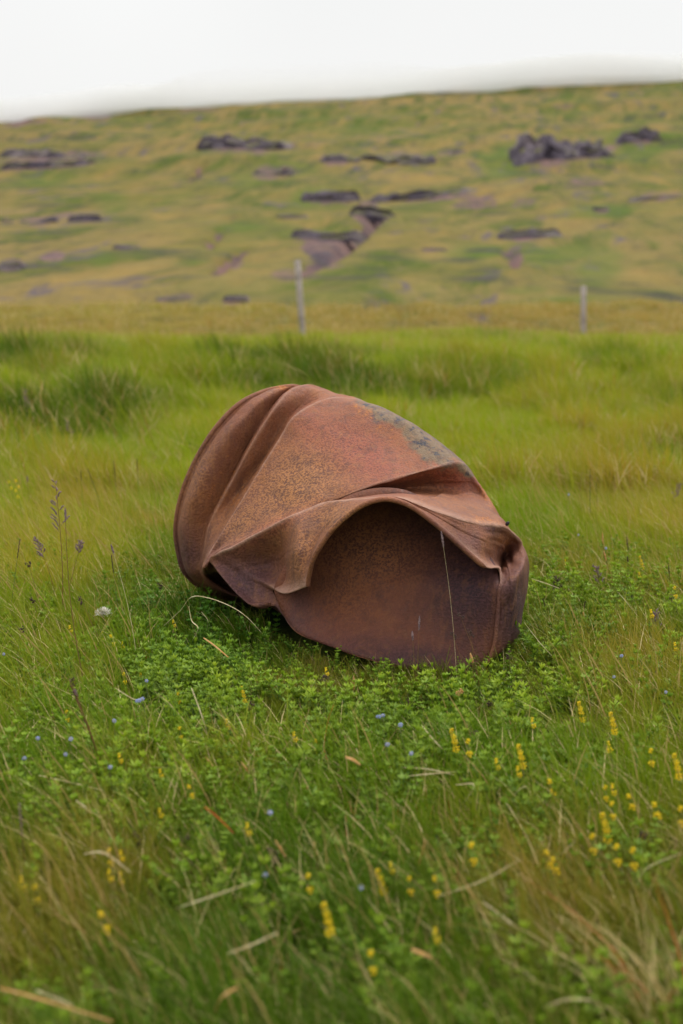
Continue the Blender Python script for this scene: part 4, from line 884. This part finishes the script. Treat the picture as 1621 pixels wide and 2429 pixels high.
stalk(z4(1495, 975), z4(1490, 1180), 'rush', 'dark woodrush head below the left lid edge of the drum', DS, head=.010)
stalk(z4(1145, 1100), z4(1170, 1260), 'rush', 'dark woodrush head beside the tallest yellow spike left of centre', ('redstem', 'dark'), head=.012)
stalk(z4(318, 990), z4(440, 1290), 'rush', 'near blurred red brown stalk with purple bud at the left', ('redstem', 'dark'), head=.05, r=.0016)
stalk(z4(345, 1045), z4(500, 1440), 'spike', 'thick out of focus red stalk in the left foreground', ('redstem', 'seed'), head=.01, r=.0022, dy=-.08)
stalk(z4(1115, 1380), z4(1230, 1500), 'spike', 'ginger catkin like head in the centre left foreground', TS, head=.02, r=.0012)
stalk(z4(950, 1355), z4(1080, 1480), 'spike', 'ginger curved stalk in the left centre foreground', TS, head=.03, r=.0012)
stalk(z6(630, 155), z6(700, 300), 'rush', 'dark purple cluster low in the left foreground', ('redstem', 'dark'), head=.018)
stalk(z6(875, 270), z6(890, 400), 'rush', 'nearest dark purple bud in the left foreground', ('redstem', 'dark'), head=.012)
stalk(z6(848, 160), z6(860, 290), 'rush', 'dark bud just above the nearest dark purple bud', ('redstem', 'dark'), head=.012)
stalk(z6(1255, 225), z6(1280, 380), 'rush', 'dark blurred bud left of the orange spikelets in the foreground middle', ('redstem', 'dark'), head=.018)
stalk(z6(1270, 190), z6(1400, 330), 'spike', 'orange blurred spikelet in the foreground middle', TS, head=.03, r=.0014)
stalk(z6(1445, 200), z6(1480, 330), 'spike', 'orange blurred spikelet right of its twin in the foreground middle', TS, head=.02, r=.0012)
stalk(z6(90, 1010 - 980), z6(130, 420), 'thin', 'long blurred brown stalk in the lower left corner', PS, head=.05, r=.0015)
stalk(z7(1385, 150), z7(1385, 380), 'rush', 'reddish bud among the yellow flowers at the lower right', ('redstem', 'dark'), head=.010)
stalk(z7(1530, 175), z7(1530, 300), 'rush', 'dark purple cluster at the right edge of the lower meadow', ('redstem', 'dark'), head=.02)

def straw(pts, hs, label, mat='straw', w=.0016, name='dry_straw', cat='straw'):
    hs = [h + .025 for h in hs]; w *= .85
    q = [on_z(*p, h) for p, h in zip(pts, hs)]; q = [on_z(*p, h + gz(a[0], a[1])) for p, h, a in zip(pts, hs, q)]
    o0 = Vector((q[0][0], q[0][1], gz(q[0][0], q[0][1]))); pt = [Vector(p) - o0 for p in q]; out_ = []
    n = len(pt)
    for i in range(n - 1):
        p0, p1, p2, p3 = pt[max(i - 1, 0)], pt[i], pt[i + 1], pt[min(i + 2, n - 1)]
        for k in range(5):
            t = k / 5; out_.append(.5 * ((2 * p1) + (p2 - p0) * t + (2 * p0 - 5 * p1 + 4 * p2 - p3) * t * t + (3 * p1 - p0 - 3 * p2 + p3) * t ** 3))
    out_.append(pt[-1]); m = len(out_); mb = MB()
    mb.strip(out_, (.3, .5, .8), [w * (.35 + .65 * math.sin(math.pi * min(1, .15 + .85 * i / m))) for i in range(m)]); mb.tube(out_, w * .35, 4)
    o = mb.build(name, M[mat]); o.location = o0; tag(o, label, cat, 'dead stems and blades lying in the grass')
straw([z4(752, 745), z4(830, 672), z4(880, 612), z4(960, 617), z4(1060, 655), z4(1135, 705), z4(1200, 775)], [.09, .12, .15, .15, .14, .12, .08], 'long arching pale straw in front of the left end of the drum', w=.0011)
straw([z4(885, 810), z4(910, 755), z4(880, 720), z4(868, 655)], [.06, .09, .1, .13], 'curled pale blade hanging below the arching straw', w=.0016)
straw([z4(950, 765), z4(955, 720), z4(925, 680)], [.07, .10, .12], 'fine curled straw right of the curled pale blade', w=.0009)
straw([z4(935, 800), z4(985, 835), z4(1050, 890)], [.10, .09, .07], 'pinkish brown dead leaf below the left end of the drum', 'tan', .0022)
straw([z4(880, 1030), z4(935, 1180), z4(957, 1265)], [.12, .07, .02], 'upright cream straw in the left centre meadow', w=.0018)
straw([z4(1130, 1215), z4(1115, 1270), z4(1104, 1335)], [.09, .06, .03], 'short bright cream straw left of the red blade', w=.0018)
straw([z4(1533, 1108), z4(1508, 1180), z4(1490, 1300), z4(1507, 1375)], [.13, .10, .05, .02], 'bright red orange grass blade in the middle of the meadow', 'redleaf', .0017)
straw([z4(530, 1030), z4(600, 1075), z4(640, 1090)], [.10, .09, .09], 'pale straw pointing at the grey blue flowers on the left', w=.001)
straw([z4(180, 1432), z4(330, 1465), z4(470, 1500)], [.06, .05, .03], 'long pale straw lying near the left edge of the foreground', w=.0013)
straw([z5(368, 425), z5(430, 500), z5(490, 560)], [.06, .06, .02], 'pale curved straw below the middle of the lid', w=.0014)
straw([z5(285, 620), z5(400, 628), z5(520, 655)], [.04, .05, .03], 'upper straw of the pale bundle in the meadow centre', w=.0014)
straw([z5(285, 662), z5(400, 650), z5(530, 640)], [.03, .05, .04], 'lower straw of the pale bundle in the meadow centre', w=.0014)
straw([z5(525, 700), z5(610, 700), z5(560, 785)], [.05, .08, .04], 'white broken straw with a sharp kink right of the pale bundle', w=.0013)
straw([z5(805, 810), z5(800, 740), z5(850, 710), z5(860, 790)], [.03, .07, .08, .03], 'looped tan stem below the bright yellow spikes', w=.0008)
straw([z5(930, 770), z5(915, 820)], [.07, .04], 'tiny cream straw right of the looped stem', w=.0014)
straw([z5(20, 572), z5(55, 585), z5(88, 608)], [.10, .10, .09], 'pale orange bract at the centre of the meadow', 'tan', .003)
straw([z5(540, 850), z5(545, 900), z5(543, 950)], [.08, .05, .02], 'orange upright blade in the lower centre', 'tan', .0016)
straw([z7(440, 438), z7(640, 370), z7(815, 272)], [.05, .08, .10], 'longest straw stalk, lying diagonal in the lower right foreground', w=.0013)
straw([z7(1072, 185), z7(1005, 250)], [.09, .05], 'white tipped short straw among the lower right flowers', w=.0014)
straw([z7(385, 180), z7(372, 235), z7(355, 292)], [.11, .09, .06], 'folded pink dead leaf in the lower right foreground', 'tan', .0035, 'dead_leaf', 'leaf')
straw([z7(650, 465), z7(700, 500), z7(790, 570)], [.08, .06, .04], 'tan broken stem with kink near the bottom right centre', w=.0018)
straw([z7(322, 682), z7(370, 700), z7(415, 722)], [.07, .07, .06], 'pale orange blurred bract at the bottom centre', 'tan', .0030, 'dead_leaf', 'leaf')
straw([z7(925, 950), z7(1030, 912), z7(1150, 915)], [.04, .07, .07], 'blurred pale stem beside the dry tuft in the lower right corner', w=.0016)
straw([z7(1350, 400), z7(1400, 310), z7(1560, 240)], [.05, .08, .1], 'fine curved pale stem at the right edge below the flowers', w=.0009)
straw([z6(1045, 702), z6(1160, 660), z6(1275, 606)], [.05, .07, .09], 'thick tan straw at the bottom of the left foreground', w=.0022)
straw([z6(825, 488), z6(1000, 430), z6(1170, 370)], [.07, .09, .10], 'pale segmented grass stem above the thick tan straw', w=.0013)
straw([z6(165, 870), z6(250, 905), z6(335, 940)], [.08, .07, .06], 'blurred cream straw in the bottom left corner', w=.0018)
straw([z6(0, 860), z6(200, 915), z6(520, 1015)], [.10, .10, .08], 'long orange blurred blade sweeping along the bottom left corner', 'tan', .0018)
straw([z6(1088, 860), z6(1020, 900), z6(988, 970)], [.09, .08, .05], 'curled orange leaf at the bottom edge left of centre', 'tan', .003, 'dead_leaf', 'leaf')
straw([z6(940, 28), z6(1000, 75), z6(1075, 150)], [.12, .10, .06], 'reddish pink blade in the foreground left of centre', 'redleaf', .0016)
straw([z6(385, 245), z6(480, 240), z6(600, 330)], [.07, .10, .07], 'olive curved dead blade in the left foreground', w=.0018)
straw([z6(350, 0), z6(400, 35)], [.08, .06], 'short cream straw above the olive curved dead blade', w=.0020)
straw([zr(90, 1475), zr(250, 1680), zr(410, 1850)], [.09, .07, .02], 'long pinkish straw beside the right end of the drum', w=.0009)
straw([zr(970, 1200), zr(1060, 1310), zr(1130, 1400)], [.10, .07, .03], 'pale straight straw right of the ginger seed heads', w=.0011)
straw([zr(160, 1070), zr(270, 1105), zr(420, 1160)], [.11, .10, .08], 'pale green fallen blade just right of the drum', w=.0013)

# white fluff
fb = on_z(*z4(475, 658), .10); t = empty('cotton_tuft', (fb[0], fb[1], gz(fb[0], fb[1]))); tag(t, 'fluffy white seed tuft in the grass left of the drum', 'seed tuft')
mb = MB(); mb.tube([(0, 0, 0), (0, 0, .09)], .001, 5); mb.build('stem', M['stem'], t); mb = MB()
for k in range(260):
    a, b_ = rr.uniform(0, 2 * math.pi), rr.uniform(-.4, 1.4); d = Vector((math.cos(a) * math.cos(b_), math.sin(a) * math.cos(b_), math.sin(b_))); e = d * rr.uniform(.012, .024); e.z *= .7
    mb.tube([Vector((0, 0, .09)) + e * .1, Vector((0, 0, .09)) + e * .6 + Vector((rr.gauss(0, .002), 0, 0)), Vector((0, 0, .09)) + e], .0005, 3)
mb.build('fluff', M['white'], t)
# dry tuft in the corner
fb = on_z(*z7(1490, 960), .05); o = tuft('dry_grass_tuft', M['grass'], 500, 90, .05, .08, .20, .0016, .003, .55, 1.0, .5); C.objects.link(o); o.location = (fb[0], fb[1], gz(fb[0], fb[1])); tag(o, 'dry straw coloured tuft in the bottom right corner', 'grass tuft')
